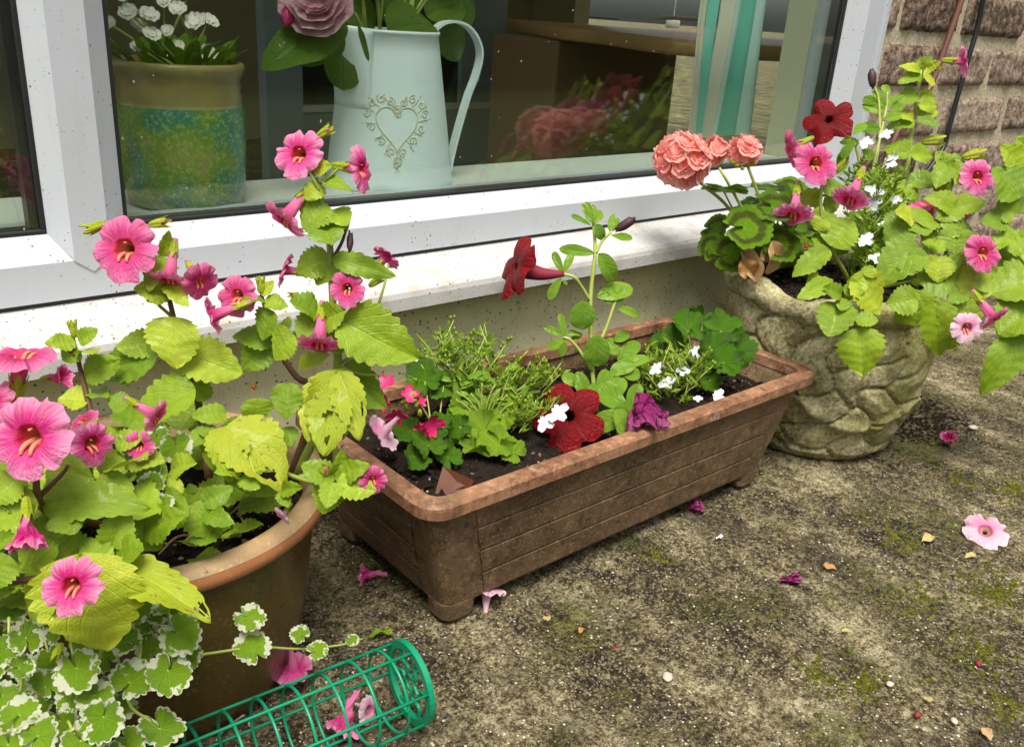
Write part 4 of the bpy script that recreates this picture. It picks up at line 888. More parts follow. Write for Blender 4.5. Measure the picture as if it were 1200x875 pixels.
# the leaves one can pick out (base, tip, distance, width)
LV = [((203, 371), (194, 424), .685, 58), ((213, 413), (282, 437), .70, 52), ((229, 455), (141, 488), .69, 60), ((185, 416), (96, 436), .70, 44), ((190, 402), (138, 398), .71, 34), ((265, 485), (228, 487), .68, 26),
      ((302, 466), (303, 496), .68, 34), ((338, 448), (334, 491), .69, 34), ((321, 365), (298, 392), .70, 34), ((345, 392), (314, 413), .69, 40), ((322, 402), (270, 385), .715, 30), ((340, 385), (320, 378), .72, 26), ((316, 402), (282, 432), .72, 36),
      ((400, 374), (485, 422), .70, 66), ((390, 302), (458, 319), .69, 26), ((386, 300), (346, 318), .70, 36), ((388, 305), (378, 330), .70, 30), ((397, 432), (442, 472), .73, 50), ((380, 262), (388, 280), .685, 46), ((384, 240), (352, 262), .685, 44), ((392, 245), (404, 262), .69, 28), ((376, 212), (413, 217), .68, 18), ((374, 215), (362, 235), .68, 24), ((368, 200), (385, 190), .68, 20),
      ((372, 365), (345, 350), .70, 36), ((370, 372), (350, 400), .70, 34), ((378, 375), (400, 365), .70, 34), ((384, 392), (402, 412), .71, 30), ((372, 380), (388, 398), .71, 30), ((310, 352), (332, 352), .70, 22), ((308, 350), (288, 345), .70, 20), ((305, 345), (318, 328), .70, 16),
      ((88, 400), (55, 402), .69, 22), ((92, 400), (113, 386), .69, 20), ((92, 408), (72, 420), .69, 28), ((95, 412), (112, 408), .69, 26), ((100, 440), (135, 420), .70, 34), ((105, 470), (68, 462), .70, 36), ((108, 460), (120, 455), .71, 24), ((160, 440), (125, 438), .71, 24),
      ((197, 345), (160, 335), .68, 30), ((192, 340), (175, 352), .68, 26), ((196, 330), (215, 345), .68, 24), ((190, 300), (198, 275), .675, 16), ((190, 300), (172, 330), .675, 26),
      ((95, 648), (104, 772), .535, 112), ((80, 668), (12, 722), .535, 62), ((50, 590), (158, 570), .555, 52), ((45, 590), (-20, 610), .53, 50), ((72, 602), (85, 625), .55, 40), ((130, 640), (150, 598), .565, 38), ((135, 655), (165, 640), .565, 44), ((62, 660), (25, 640), .55, 42), ((128, 662), (90, 640), .56, 40), ((135, 662), (152, 708), .56, 34), ((100, 660), (60, 625), .57, 46), ((10, 650), (-15, 690), .52, 40),
      ((168, 620), (212, 605), .60, 42), ((168, 618), (180, 648), .60, 40), ((170, 615), (140, 600), .60, 36), ((215, 580), (180, 612), .62, 46), ((225, 590), (252, 630), .64, 44), ((238, 590), (268, 570), .64, 26), ((240, 600), (262, 605), .64, 24),
      ((105, 540), (72, 510), .60, 30), ((85, 525), (105, 502), .60, 28), ((128, 505), (112, 520), .61, 22), ((135, 520), (165, 512), .62, 26), ((145, 535), (185, 540), .63, 30), ((140, 530), (118, 555), .62, 30), ((60, 545), (100, 560), .57, 34), ((90, 560), (55, 575), .57, 32), ((150, 560), (110, 590), .60, 40), ((120, 590), (160, 585), .60, 34), ((20, 560), (-15, 590), .53, 44), ((10, 575), (45, 600), .535, 36),
      ((392, 562), (352, 545), .655, 30), ((392, 560), (428, 542), .655, 28), ((395, 565), (440, 572), .65, 34), ((390, 565), (386, 592), .65, 26), ((388, 568), (374, 598), .66, 34), ((396, 566), (404, 585), .66, 22), ((395, 560), (402, 535), .66, 20), ((282, 560), (268, 583), .66, 26), ((283, 558), (300, 565), .66, 24), ((280, 555), (262, 545), .66, 22), ((330, 575), (348, 568), .66, 18), ((330, 575), (338, 590), .66, 18),
      ((245, 512), (212, 508), .67, 26), ((255, 515), (240, 548), .67, 30), ((250, 510), (235, 500), .67, 20), ((195, 545), (160, 555), .64, 34), ((200, 550), (225, 540), .65, 30), ((210, 560), (190, 580), .64, 30), ((150, 475), (125, 465), .70, 26), ((170, 500), (150, 512), .66, 24), ((335, 500), (345, 520), .70, 24), ((240, 470), (232, 440), .71, 22), ((350, 430), (375, 415), .72, 22)]
for b, t, d, w_ in LV: leaf(P, b, t, d, w_, dt=rnd.uniform(-.02, .0), ms=(LM if w_ > 28 else LMs), up=rnd.uniform(.25, .55))
for b, t, d, w_ in [((266, 498), (338, 548), .675, 78), ((396, 434), (382, 526), .70, 60), ((392, 440), (350, 512), .70, 52), ((395, 455), (368, 530), .69, 50), ((398, 436), (424, 512), .70, 40), ((262, 500), (275, 560), .67, 50), ((138, 660), (249, 714), .56, 52), ((395, 432), (412, 505), .71, 42)]: leaf(P, b, t, d, w_, dt=-.02, ms=LT, up=.35)
for i in range(16):          # seedlings and twigs on the open soil
    q = (rnd.uniform(222, 325), rnd.uniform(545, 630)); B = onZ(*q, .172)
    if math.hypot(B.x - PL.x, B.y - PL.y) > .115: continue
    for k in range(rnd.choice((2, 4))):
        a = rnd.uniform(0, 6.28); wleaf(P, B + UPW * .004 * k, Vector((math.cos(a), math.sin(a), .5)), rnd.uniform(.010, .020), 1, LMs)
    if i % 2: a = rnd.uniform(0, 6.28); tube('twig', [B, B + Vector((math.cos(a) * .015, math.sin(a) * .015, .004)), B + Vector((math.cos(a + .3) * .035, math.sin(a + .3) * .035, .001))], .0013, M['dead'], P, r1=.0008, seg=5, n=3)
# leaves hidden deeper in the plant
for i in range(70):
    a = rnd.uniform(0, 2 * math.pi); rad = .12 * math.sqrt(rnd.random()); B = Vector((PL.x - .03 + rad * math.cos(a), PL.y - .03 + rad * math.sin(a) * .9, rnd.uniform(.172, .215)))
    if B.x > .262 and B.y < .68: continue
    wleaf(P, B, Vector((math.cos(a), math.sin(a) * .8, rnd.uniform(.0, .8))), rnd.uniform(.022, .042), rnd.uniform(.8, 1.1), LM)
for i in range(26):
    B = D(rnd.uniform(-20, 140), rnd.uniform(540, 720), rnd.uniform(.58, .62)); wleaf(P, B, vdir(rnd.uniform(-1, 1), rnd.uniform(-.9, .4), .3), rnd.uniform(.025, .045), 1, LM)
# ------------------------------------------------------------------ variegated ground ivy
gi = thing('ground_ivy', (PL.x - .08, PL.y - .1, .17), 'trailing ground ivy with white edged round leaves spilling over the glazed pot', 'trailing plant')
root = Vector((.14, .60, .172))
IVY = [(30, 748, 46, .555), (22, 783, 36, .55), (90, 783, 58, .555), (53, 805, 44, .57), (23, 838, 50, .545), (45, 862, 52, .54), (83, 815, 40, .565), (110, 815, 46, .56), (122, 840, 58, .55), (95, 868, 54, .545), (152, 800, 56, .575), (147, 753, 44, .575), (207, 742, 56, .59), (197, 786, 58, .58), (222, 772, 38, .60), (187, 854, 60, .585), (157, 716, 42, .585),
       (290, 724, 42, .655), (297, 762, 48, .65), (8, 760, 40, .56), (3, 815, 44, .555), (10, 872, 50, .54), (150, 868, 40, .57), (60, 770, 40, .59), (70, 845, 44, .58), (178, 760, 40, .60), (120, 770, 44, .59), (138, 830, 42, .59), (170, 735, 36, .60), (185, 720, 30, .605),
       (207, 522, 42, .655), (185, 512, 34, .66), (135, 602, 32, .60), (178, 568, 34, .62), (190, 590, 30, .615), (165, 596, 26, .61), (40, 880, 44, .55), (125, 885, 46, .555)]
for x, y, dia, d in IVY:
    pleaf(gi, (x, y), dia, d, IV, ang=rnd.uniform(-150, -30) + (0 if rnd.random() < .7 else 180), root=None if d > .64 else (x + rnd.uniform(-18, 18), y - rnd.uniform(14, 40)))
for x, y, dia, d in [(352, 744, 26, .70), (371, 763, 28, .70), (412, 750, 18, .735)]: pleaf(gi, (x, y), dia, d, IV, n=tocam(D(x, y, d)) * .5 + UPW * .6)
stem(gi, [(150, 700, .62), (200, 768, .60), (240, 766, .625), (300, 758, .66), (350, 760, .70), (395, 756, .735), (425, 748, .75)], .0013, 'stem_y', .0008)
stem(gi, [(160, 690, .62), (120, 760, .58), (95, 845, .56), (40, 872, .55), (0, 885, .545)], .0013, 'stem_y', .001); stem(gi, [(130, 690, .60), (40, 740, .565), (25, 800, .56), (20, 850, .55)], .0013, 'stem_y', .001); stem(gi, [(150, 690, .62), (165, 760, .59), (150, 820, .58), (185, 850, .59)], .0013, 'stem_y', .001)
for i in range(62):
    p_ = (rnd.uniform(-30, 215) if i % 2 else rnd.uniform(-30, 70), rnd.uniform(690, 885)); d = .60 + rnd.uniform(0, .035)
    if p_[0] > 150 and p_[1] > 800: continue
    pleaf(gi, p_, rnd.uniform(28, 46), d, IV)
# ------------------------------------------------------------------ plants in the trough
pt = thing('petunia_plant', D(690, 470, 1.05), 'upright petunia with velvety red flowers in the middle of the trough', 'flowering plant')
P = pt
stem(P, [(700, 490, 1.06), (694, 430, 1.055), (692, 352, 1.05), (697, 300, 1.045), (696, 268, 1.045), (694, 255, 1.045)], .0030, 'stem_y', .0018)
stem(P, [(691, 352, 1.05), (682, 337, 1.04), (673, 325, 1.03), (660, 321, 1.03)], .0023, 'stem_y', .0018); stem(P, [(698, 297, 1.045), (706, 282, 1.045), (716, 272, 1.045)], .0022, 'stem_y', .0016)
stem(P, [(694, 435, 1.055), (680, 412, 1.05), (668, 398, 1.045), (660, 395, 1.045)], .0024, 'stem_y'); stem(P, [(694, 420, 1.055), (710, 385, 1.06), (718, 362, 1.06), (722, 352, 1.06)], .0023, 'stem_y')
flower(P, (604, 313), 82, 1.03, (-.85, .25, .36), PT, pal=False, cal=False, squash=.9); tube('flower_tube', [D(612, 315, 1.03), D(635, 321, 1.03), D(661, 321, 1.03)], mm(D(620, 315, 1.03), 12), M['pet_back'], P, r1=.0035, seg=10)
flower(P, (667, 487), 84, 1.0, (-.12, .35, .9), PT, pal=False, cal=False)
for b, t, d, w_, ms in [((660, 321), (648, 294), 1.03, 10, LPn), ((661, 320), (670, 295), 1.03, 10, LPn), ((658, 326), (640, 348), 1.03, 12, LPn), ((660, 328), (664, 334), 1.03, 8, LPn), ((697, 297), (655, 290), 1.04, 14, LP), ((701, 297), (726, 325), 1.04, 22, LP),
      ((694, 262), (684, 238), 1.045, 7, LPn), ((695, 262), (688, 250), 1.04, 8, LPn), ((695, 260), (688, 235), 1.045, 8, LPn), ((696, 262), (706, 246), 1.04, 12, LP), ((692, 264), (670, 250), 1.04, 7, LPn), ((697, 263), (710, 278), 1.035, 14, LP), ((715, 273), (714, 249), 1.045, 8, LPn), ((718, 272), (723, 254), 1.045, 8, LPn), ((716, 276), (742, 279), 1.04, 10, LPn), ((696, 255), (697, 240), 1.05, 10, LPn),
      ((683, 352), (684, 386), 1.03, 32, LP), ((700, 392), (700, 430), 1.03, 34, LP), ((700, 348), (742, 333), 1.06, 24, LP), ((722, 356), (714, 330), 1.06, 10, LPn), ((724, 356), (732, 334), 1.06, 12, LP), ((724, 362), (752, 365), 1.055, 12, LP), ((720, 355), (705, 345), 1.06, 12, LP),
      ((662, 396), (658, 366), 1.045, 9, LPn), ((660, 394), (640, 380), 1.045, 10, LPn), ((664, 398), (640, 408), 1.045, 12, LP), ((662, 400), (658, 418), 1.04, 10, LP), ((664, 392), (676, 384), 1.045, 10, LPn), ((668, 400), (682, 390), 1.05, 9, LPn),
      ((735, 480), (692, 448), 1.01, 28, LP), ((738, 484), (690, 500), 1.0, 26, LP), ((736, 486), (738, 522), .99, 26, LP), ((738, 478), (748, 448), 1.02, 18, LP), ((705, 470), (712, 432), 1.03, 24, LP), ((712, 470), (728, 440), 1.03, 24, LP), ((690, 470), (676, 435), 1.03, 18, LP), ((680, 450), (658, 440), 1.04, 16, LP), ((730, 430), (760, 415), 1.06, 16, LP), ((725, 425), (745, 395), 1.07, 20, LP), ((730, 440), (752, 436), 1.05, 18, LP), ((715, 440), (740, 420), 1.05, 20, LP), ((720, 480), (742, 505), .99, 26, LP), ((726, 415), (708, 398), 1.07, 20, LP), ((740, 470), (725, 500), .99, 28, LP), ((720, 400), (738, 388), 1.07, 14, LP)]: leaf(P, b, t, d, w_, ms=ms, up=.35)
b_ = inst(BUDD, 'bud', P, frame(D(733, 263, 1.04), vdir(.75, .45, .1), None, mm(D(733, 263, 1.04), 13)))
tube('flower_stalk', [D(738, 485, 1.0), D(750, 480, .99), D(757, 482, .985)], .002, M['stem_y'], P)
ff = thing('faded_petunia', D(758, 497, .98), 'crumpled purple faded flower drooping over the trough rim', 'flower')
p_ = D(757, 483, .985); inst(FAD, 'petals', ff, frame(p_, vdir(.1, -1, .1), None, mm(p_, 34)))
def lobelia(name, label, boxpx, d0, d1, nst, flowers, hpx=(20, 45), lean=0):
    cx_ = (boxpx[0] + boxpx[2]) / 2; t = thing(name, D(cx_, boxpx[3], (d0 + d1) / 2), label, 'flowering plant'); mb = MB(); mbl = MB()
    for i in range(nst):
        x = rnd.uniform(boxpx[0], boxpx[2]); y = rnd.uniform(boxpx[1] + 10, boxpx[3]); d = rnd.uniform(d0, d1); B = D(x * .75 + cx_ * .25, y + rnd.uniform(5, 14), d); h = mm(B, rnd.uniform(*hpx)); dr_ = (UPW + vdir(rnd.uniform(-.6, .6) + lean, 0, rnd.uniform(-.4, .4)) * .8).normalized(); T = B + dr_ * h
        mid = (B + T) / 2 + Vector((rnd.uniform(-.006, .006), rnd.uniform(-.006, .006), 0)); mb.add(*tubevf([B, mid, T], .0009, .0006, seg=4, n=3))
        for k in range(11):
            q = rnd.random(); C_ = B.lerp(T, q); y_ = (dr_ * rnd.uniform(.2, .9) + Vector((rnd.uniform(-1, 1), rnd.uniform(-1, 1), rnd.uniform(-.3, .5)))).normalized(); L = mm(B, rnd.uniform(7, 15)); n_ = y_.cross(Vector((rnd.uniform(-1, 1), rnd.uniform(-1, 1), 1))).normalized(); x_ = y_.cross(n_); wv = L * .13
            bz = n_ * L * .1
            mbl.add([C_ - x_ * wv * .3, C_ + x_ * wv * .3, C_ + y_ * L * .5 + x_ * wv + bz, C_ + y_ * L * .5 - x_ * wv + bz, C_ + y_ * L + bz * .3], [(0, 1, 2, 3), (3, 2, 4)], [(0, .3), (0, .7), (.5, 1), (.5, 0), (1, .5)])
        if rnd.random() < .5:
            for _ in range(2):
                c = T + Vector((rnd.uniform(-.004, .004), rnd.uniform(-.004, .004), rnd.uniform(-.002, .006))); s = .0022; mbl.add([c + Vector(v) * s for v in ((1, 0, 0), (-1, 0, 0), (0, 1, 0), (0, -1, 0), (0, 0, 1.4), (0, 0, -1.4))], [(0, 2, 4), (2, 1, 4), (1, 3, 4), (3, 0, 4), (2, 0, 5), (1, 2, 5), (3, 1, 5), (0, 3, 5)], [(.5, .5)] * 6)
    wobj('stems', mb.V, mb.F, M['stem_y'], t, smooth=True); o = wobj('foliage', mbl.V, mbl.F, M['lob_leaf'], t, uvs=mbl.U, smooth=True, kind='stuff')
    for x, y, s, d in flowers:
        p = D(x, y, d); inst(rnd.choice(LOB), 'flower', t, frame(p, tocam(p) * .7 + UPW * .4 + Vector((rnd.uniform(-.3, .3), 0, rnd.uniform(-.2, .2))), UPW + RIGHT * rnd.uniform(-.6, .6), mm(p, s) * .5))
    return t
lobelia('lobelia_plant', 'fine leaved lobelia with white flowers at the wall side left of the trough', (482, 392, 600, 460), .99, 1.06, 90, [(524, 412, 22, 1.04), (516, 420, 18, 1.04), (530, 424, 20, 1.03), (531, 440, 20, 1.02), (490, 425, 16, 1.03), (537, 408, 14, 1.05)], (16, 46))
lobelia('lobelia_plant', 'bushy lobelia with white flowers beside the glossy geranium in the trough', (742, 405, 828, 462), 1.10, 1.18, 70, [(782, 447, 24, 1.10), (768, 431, 20, 1.11), (800, 433, 18, 1.11), (817, 410, 22, 1.14), (840, 463, 20, 1.10), (818, 466, 12, 1.10), (753, 468, 16, 1.06), (776, 427, 14, 1.12)], (14, 36))
lobelia('lobelia_plant', 'straggly lobelia with two white flowers resting on a red petunia', (575, 425, 645, 500), .98, 1.04, 60, [(637, 494, 26, .965), (653, 482, 30, .965)], (20, 44), .5)
# crinkled leaf clump
cr = thing('crinkled_geranium', D(560, 520, 1.0), 'crinkled green leafed geranium clump in the trough beside the white lobelia', 'plant')
for c, dia, d in [((548, 480), 40, .985), ((590, 486), 44, .985), ((568, 506), 46, .97), ((545, 508), 36, .975), ((585, 522), 44, .955), ((558, 526), 46, .955), ((535, 492), 34, .985), ((602, 530), 32, .95), ((575, 478), 34, .99)]: pleaf(cr, c, dia, d, CR, root=(570, 515))
for i in range(44):
    B = D(570 + rnd.uniform(-10, 10), 515, 1.0); T = D(rnd.uniform(525, 625), rnd.uniform(435, 500), rnd.uniform(.97, 1.03)); tube('stem', [B, (B + T) / 2 + UPW * .012, T], .0012, M['stem_y'], cr, r1=.0007, seg=5, n=4)
    q0 = (rnd.uniform(530, 620), rnd.uniform(440, 500)); leaf(cr, q0, (q0[0] + rnd.uniform(-22, 22), q0[1] - rnd.uniform(4, 24)), .985, 7, ms=LPn)
# young ivy geranium with pink withering flowers
ig = thing('pink_geranium', D(480, 520, .94), 'small geranium with withering hot pink flowers at the near end of the trough', 'flowering plant')
for c, dia, d in [((498, 447), 44, .99), ((520, 452), 36, .99), ((545, 452), 34, 1.0), ((485, 535), 34, .92), ((502, 522), 44, .925), ((525, 536), 34, .93), ((480, 505), 34, .95), ((540, 500), 30, .96), ((520, 500), 32, .95)]: pleaf(ig, c, dia, d, GPL, root=D(510, 520, .97))
stem(ig, [(515, 530, .965), (505, 495, .95), (492, 475, .94), (480, 465, .935)], .0018, 'stem'); 
for a, b in [((480, 465), (455, 455)), ((480, 465), (463, 490)), ((480, 465), (500, 487)), ((480, 465), (478, 455)), ((480, 465), (495, 460)), ((480, 468), (485, 485)), ((480, 465), (470, 475))]: stem(ig, [(*a, .935), ((a[0] + b[0]) / 2, (a[1] + b[1]) / 2 - 4, .93), (*b, .93)], .0007, 'stem_red')
for c, s, f in [((455, 448), 22, (-.3, .5, .6)), ((452, 470), 26, (-.6, -.3, .5)), ((465, 486), 28, (0, -.7, .6)), ((480, 462), 22, (.2, .4, .8)), ((506, 497), 30, (.4, -.4, .7)), ((495, 502), 22, (-.5, -.5, .6)), ((494, 470), 14, (.6, .2, .6))]:
    p = D(*c, .925); inst(rnd.choice(HOT), 'flower', ig, frame(p, vdir(*f), None, mm(p, s) * .55))
for c in [(484, 470), (490, 474), (478, 477), (487, 463), (492, 484), (474, 470)]: p = D(*c, .928); inst(BUDG, 'bud', ig, frame(p, vdir(rnd.uniform(-1, 1), .5, .5), None, mm(p, 6)))
pf = thing('fallen_flower', D(450, 505, .90), 'pale pink fallen trumpet flower on the soil at the trough corner', 'flower', 'fallen flowers'); flower(pf, (448, 508), 46, .905, (-.55, -.55, -.25), FP, cal=False)
gg = thing('glossy_geranium', D(840, 440, 1.15), 'glossy dark green geranium without flowers at the far end of the trough', 'plant')
for c, dia, d in [((806, 388), 44, 1.17), ((845, 388), 46, 1.15), ((862, 412), 46, 1.14), ((835, 412), 44, 1.13), ((848, 425), 40, 1.12), ((822, 374), 34, 1.19), ((790, 400), 34, 1.18), ((830, 395), 36, 1.16), ((775, 402), 26, 1.19), ((832, 445), 26, 1.13)]: pleaf(gg, c, dia, d, GPL, root=D(822, 450, 1.155), rad=.0016)
# shard of terracotta and scraps in the trough
a, b, c, e = onZ(519, 546, .150), onZ(556, 563, .142), onZ(548, 578, .128), onZ(508, 583, .125); nrm = (b - a).cross(e - a).normalized() * .004
wobj('terracotta_shard', [a, b, c, e, a + nrm, b + nrm, c + nrm, e + nrm], [(0, 1, 2, 3), (7, 6, 5, 4), (0, 4, 5, 1), (1, 5, 6, 2), (2, 6, 7, 3), (3, 7, 4, 0)], M['shard'], None, label='broken terracotta shard standing in the soil of the trough', cat='pot shard')
# ------------------------------------------------------------------ plants in the stone pot
ge = thing('geranium_plant', D(880, 320, 1.28), 'salmon pink double geranium with zoned leaves in the stone pot', 'flowering plant')
P = ge
def head(c, rx, ry, d, n, fs, hemi=.0):
    C0 = D(*c, d); rw = mm(C0, rx); rh = mm(C0, ry); g = math.pi * (3 - 5 ** .5)
    for i in range(n):
        z = 1 - (2 - hemi) * (i + .5) / n; r_ = math.sqrt(max(0, 1 - z * z)); a = g * i; v = UPW * z + RIGHT * (r_ * math.cos(a)) + UPW.cross(RIGHT).normalized() * (r_ * math.sin(a)); v.normalize()
        p = C0 + Vector((v.x * rw, v.y * rw, v.z * rh)) * .62; s = mm(C0, fs) * rnd.uniform(.85, 1.15); inst(rnd.choice(GFL), 'floret', P, frame(p, v + Vector((rnd.uniform(-.2, .2), rnd.uniform(-.2, .2), rnd.uniform(-.1, .2))), None, s))
head((800, 187), 44, 38, 1.20, 30, 17); head((838, 176), 16, 18, 1.23, 7, 13); head((872, 177), 22, 17, 1.24, 9, 14, .5)
for c in [(863, 194), (870, 197), (876, 193), (858, 190), (868, 190), (882, 192)]: p = D(*c, 1.235); inst(BUDG, 'bud', P, frame(p, vdir(rnd.uniform(-.5, .5), -.3, .6), None, mm(p, 5)))
stem(P, [(900, 300, 1.30), (895, 250, 1.27), (880, 205, 1.24), (876, 195, 1.24)], .0024, 'stem_y', .002); stem(P, [(895, 300, 1.30), (875, 255, 1.26), (852, 212, 1.22), (843, 197, 1.22)], .0024, 'stem_y', .002); stem(P, [(890, 300, 1.30), (855, 245, 1.23), (825, 218, 1.20), (810, 205, 1.20)], .0026, 'stem', .002)
for c, dia, d, n in [((872, 268), 58, 1.20, (0, .45, .9)), ((905, 243), 54, 1.22, (-.1, .6, .8)), ((848, 224), 54, 1.21, (.1, .92, .05)), ((833, 290), 34, 1.25, (-.6, .2, .7)), ((855, 297), 44, 1.23, (-.2, -.1, 1)), ((900, 222), 46, 1.27, (0, .9, .4)), ((925, 220), 40, 1.29, (0, .7, .6)), ((935, 265), 44, 1.24, (.1, .6, .7)), ((912, 285), 48, 1.23, (.2, .2, .9)), ((838, 268), 36, 1.26, (-.5, .4, .6)), ((890, 290), 40, 1.26, (0, .3, .9)), ((925, 245), 42, 1.27, (.2, .7, .6)), ((880, 240), 36, 1.27, (-.2, .8, .4)), ((940, 225), 34, 1.32, (.2, .7, .5))]:
    pleaf(P, c, dia, d, GL, n=vdir(*n), ang=rnd.uniform(-30, 60), root=D(895, 305, 1.30), rad=.0018, sm='stem')
DL = [leaf_mesh('dead_leaf', 90 + s, M['dead' if s else 'dead_o'], W=.7, teeth=0, prof=(.6, .5), curl=.5, fold=.6, rip=.14, puck=.06, cols=10) for s in range(3)]
for me_ in DL: MW[me_.name] = .7
for b, t, d, w_, k in [((868, 290), (893, 328), 1.215, 24, 1), ((868, 305), (886, 326), 1.205, 24, 0), ((905, 282), (914, 318), 1.22, 20, 2), ((895, 290), (902, 305), 1.225, 18, 1)]: leaf(P, b, t, d, w_, ms=[DL[k]], name='dead_leaf', up=.1)
mr = thing('monkey_flower_plant', D(1040, 320, 1.32), 'lime leaved plant with pink trumpet flowers spilling from the stone pot', 'flowering plant')
P = mr
stem(P, [(1050, 330, 1.36), (1057, 270, 1.37), (1064, 195, 1.37), (1072, 130, 1.37), (1080, 82, 1.36)], .0044, 'stem_y', .0026)
stem(P, [(995, 335, 1.30), (989, 318, 1.27), (972, 288, 1.24), (962, 245, 1.23), (964, 205, 1.225)], .0042, 'stem', .002); stem(P, [(1020, 340, 1.32), (1095, 320, 1.27), (1112, 280, 1.26), (1122, 262, 1.26)], .0032, 'stem', .0018)
stem(P, [(1030, 345, 1.31), (1090, 365, 1.24), (1115, 345, 1.23), (1140, 335, 1.22)], .003, 'stem', .0016); stem(P, [(1000, 335, 1.30), (1000, 355, 1.2), (990, 352, 1.19)], .003, 'stem_y', .002); stem(P, [(1040, 335, 1.33), (1085, 290, 1.30), (1110, 235, 1.30), (1118, 205, 1.30)], .003, 'stem', .0016)
for c, dia, d, f, ms in [((956, 191), 50, 1.20, (0, -.05, 1), FD), ((930, 252), 44, 1.20, (-.2, -.8, .3), FH), ((996, 234), 44, 1.21, (-.4, -.8, .2), FH), ((926, 175), 40, 1.23, (-.8, -.4, -.1), FM), ((1130, 72), 34, 1.35, (.95, -.1, .15), FM), ((1146, 207), 44, 1.27, (.15, -.1, 1), FM), ((1152, 296), 44, 1.13, (.1, -.15, 1), FM), ((1133, 384), 36, 1.10, (-.1, -.3, .9), FP), ((1165, 374), 40, 1.10, (.4, -.75, .3), FH), ((1088, 240), 44, 1.29, (-.2, .75, .3), FM), ((1130, 250), 20, 1.30, (.3, -.4, .8), FD)]: flower(P, c, dia, d, f, ms)
for c, L, d, f in [((1053, 265), 12, 1.25, (.2, .2, 1)), ((970, 329), 16, 1.17, (-.9, .0, .3)), ((1098, 80), 12, 1.35, (.4, .1, .9)), ((1092, 165), 26, 1.36, (1, .1, .1)), ((1140, 182), 26, 1.29, (.9, .2, .1)), ((1150, 320), 18, 1.21, (.5, .5, .5)), ((1030, 303), 16, 1.24, (.2, -.1, 1)), ((1103, 186), 14, 1.3, (-.5, .3, .8)), ((985, 195), 18, 1.24, (.5, .6, .3)), ((945, 290), 16, 1.22, (-.3, .2, .9))]: bud(P, c, L, d, f)
RL = [((1078, 85), (1060, 70), 1.35, 14), ((1082, 84), (1100, 70), 1.35, 12), ((1080, 88), (1060, 90), 1.35, 16), ((1082, 90), (1098, 92), 1.34, 22), ((1080, 82), (1078, 68), 1.36, 14), ((1079, 80), (1090, 68), 1.36, 14), ((1075, 112), (1056, 114), 1.36, 22), ((1076, 122), (1102, 124), 1.35, 20), ((1078, 112), (1098, 112), 1.37, 14), ((1072, 140), (1038, 148), 1.36, 26), ((1074, 140), (1104, 146), 1.35, 14), ((1075, 135), (1102, 130), 1.36, 16), ((1070, 140), (1052, 130), 1.36, 18),
      ((1066, 178), (1040, 165), 1.36, 22), ((1066, 180), (1102, 182), 1.34, 24), ((1064, 180), (1045, 180), 1.36, 16), ((1062, 215), (1030, 222), 1.35, 34), ((1064, 212), (1100, 212), 1.34, 26), ((1060, 220), (1080, 232), 1.33, 20), ((1058, 225), (1035, 245), 1.33, 26),
      ((973, 288), (1000, 255), 1.22, 44), ((972, 290), (948, 265), 1.23, 26), ((965, 255), (955, 270), 1.22, 24), ((972, 292), (928, 322), 1.20, 26), ((963, 222), (990, 215), 1.23, 22), ((962, 235), (940, 225), 1.25, 22), ((964, 240), (985, 240), 1.24, 22), ((975, 330), (935, 348), 1.19, 22), ((958, 318), (942, 340), 1.22, 10),
      ((1000, 322), (1038, 364), 1.20, 44), ((984, 355), (975, 394), 1.185, 42), ((1002, 374), (1030, 374), 1.18, 24), ((1008, 384), (1012, 440), 1.20, 50), ((990, 345), (1012, 340), 1.185, 24), ((986, 345), (970, 338), 1.185, 20), ((990, 350), (985, 362), 1.18, 18), ((1010, 325), (995, 350), 1.19, 22),
      ((1078, 290), (1032, 318), 1.22, 50), ((1010, 320), (1040, 315), 1.23, 18), ((1075, 350), (1040, 355), 1.20, 34), ((1098, 348), (1062, 384), 1.19, 48), ((1120, 330), (1085, 312), 1.21, 52), ((1095, 352), (1108, 420), 1.21, 42), ((1130, 350), (1132, 378), 1.20, 42), ((1115, 385), (1108, 415), 1.23, 30), ((1150, 330), (1120, 330), 1.20, 34), ((1140, 335), (1160, 320), 1.20, 30), ((1148, 335), (1145, 350), 1.20, 26), ((1110, 305), (1130, 320), 1.23, 30),
      ((1064, 258), (1038, 275), 1.24, 42), ((1070, 255), (1052, 245), 1.24, 28), ((1072, 258), (1105, 245), 1.24, 38), ((1080, 285), (1108, 275), 1.25, 34), ((1075, 262), (1085, 275), 1.24, 30), ((1118, 245), (1096, 225), 1.26, 30), ((1120, 245), (1155, 232), 1.26, 26), ((1122, 242), (1102, 258), 1.26, 28), ((1125, 270), (1150, 272), 1.25, 34), ((1122, 268), (1118, 295), 1.24, 38), ((1125, 265), (1105, 270), 1.25, 30),
      ((1112, 195), (1095, 208), 1.29, 24), ((1110, 200), (1105, 180), 1.30, 22), ((1115, 200), (1122, 180), 1.30, 20), ((1120, 205), (1138, 215), 1.28, 22), ((1112, 205), (1132, 195), 1.29, 22), ((1110, 210), (1096, 225), 1.29, 22), ((1130, 340), (1112, 352), 1.20, 24), ((1060, 300), (1080, 315), 1.25, 34), ((1020, 295), (1000, 300), 1.26, 22), ((1045, 300), (1030, 285), 1.27, 26), ((1100, 300), (1098, 330), 1.24, 36), ((1140, 290), (1160, 300), 1.23, 24)]
for b, t, d, w_ in RL:
    if max(b[1], t[1]) > 318 and 930 < b[0] < 1100: d = min(d, 1.125)
    elif max(b[1], t[1]) > 300: d = min(d, 1.16)
    leaf(P, b, t, d, w_, dt=rnd.uniform(-.02, .01), ms=(LM if w_ > 24 else LMs), up=rnd.uniform(.2, .5))
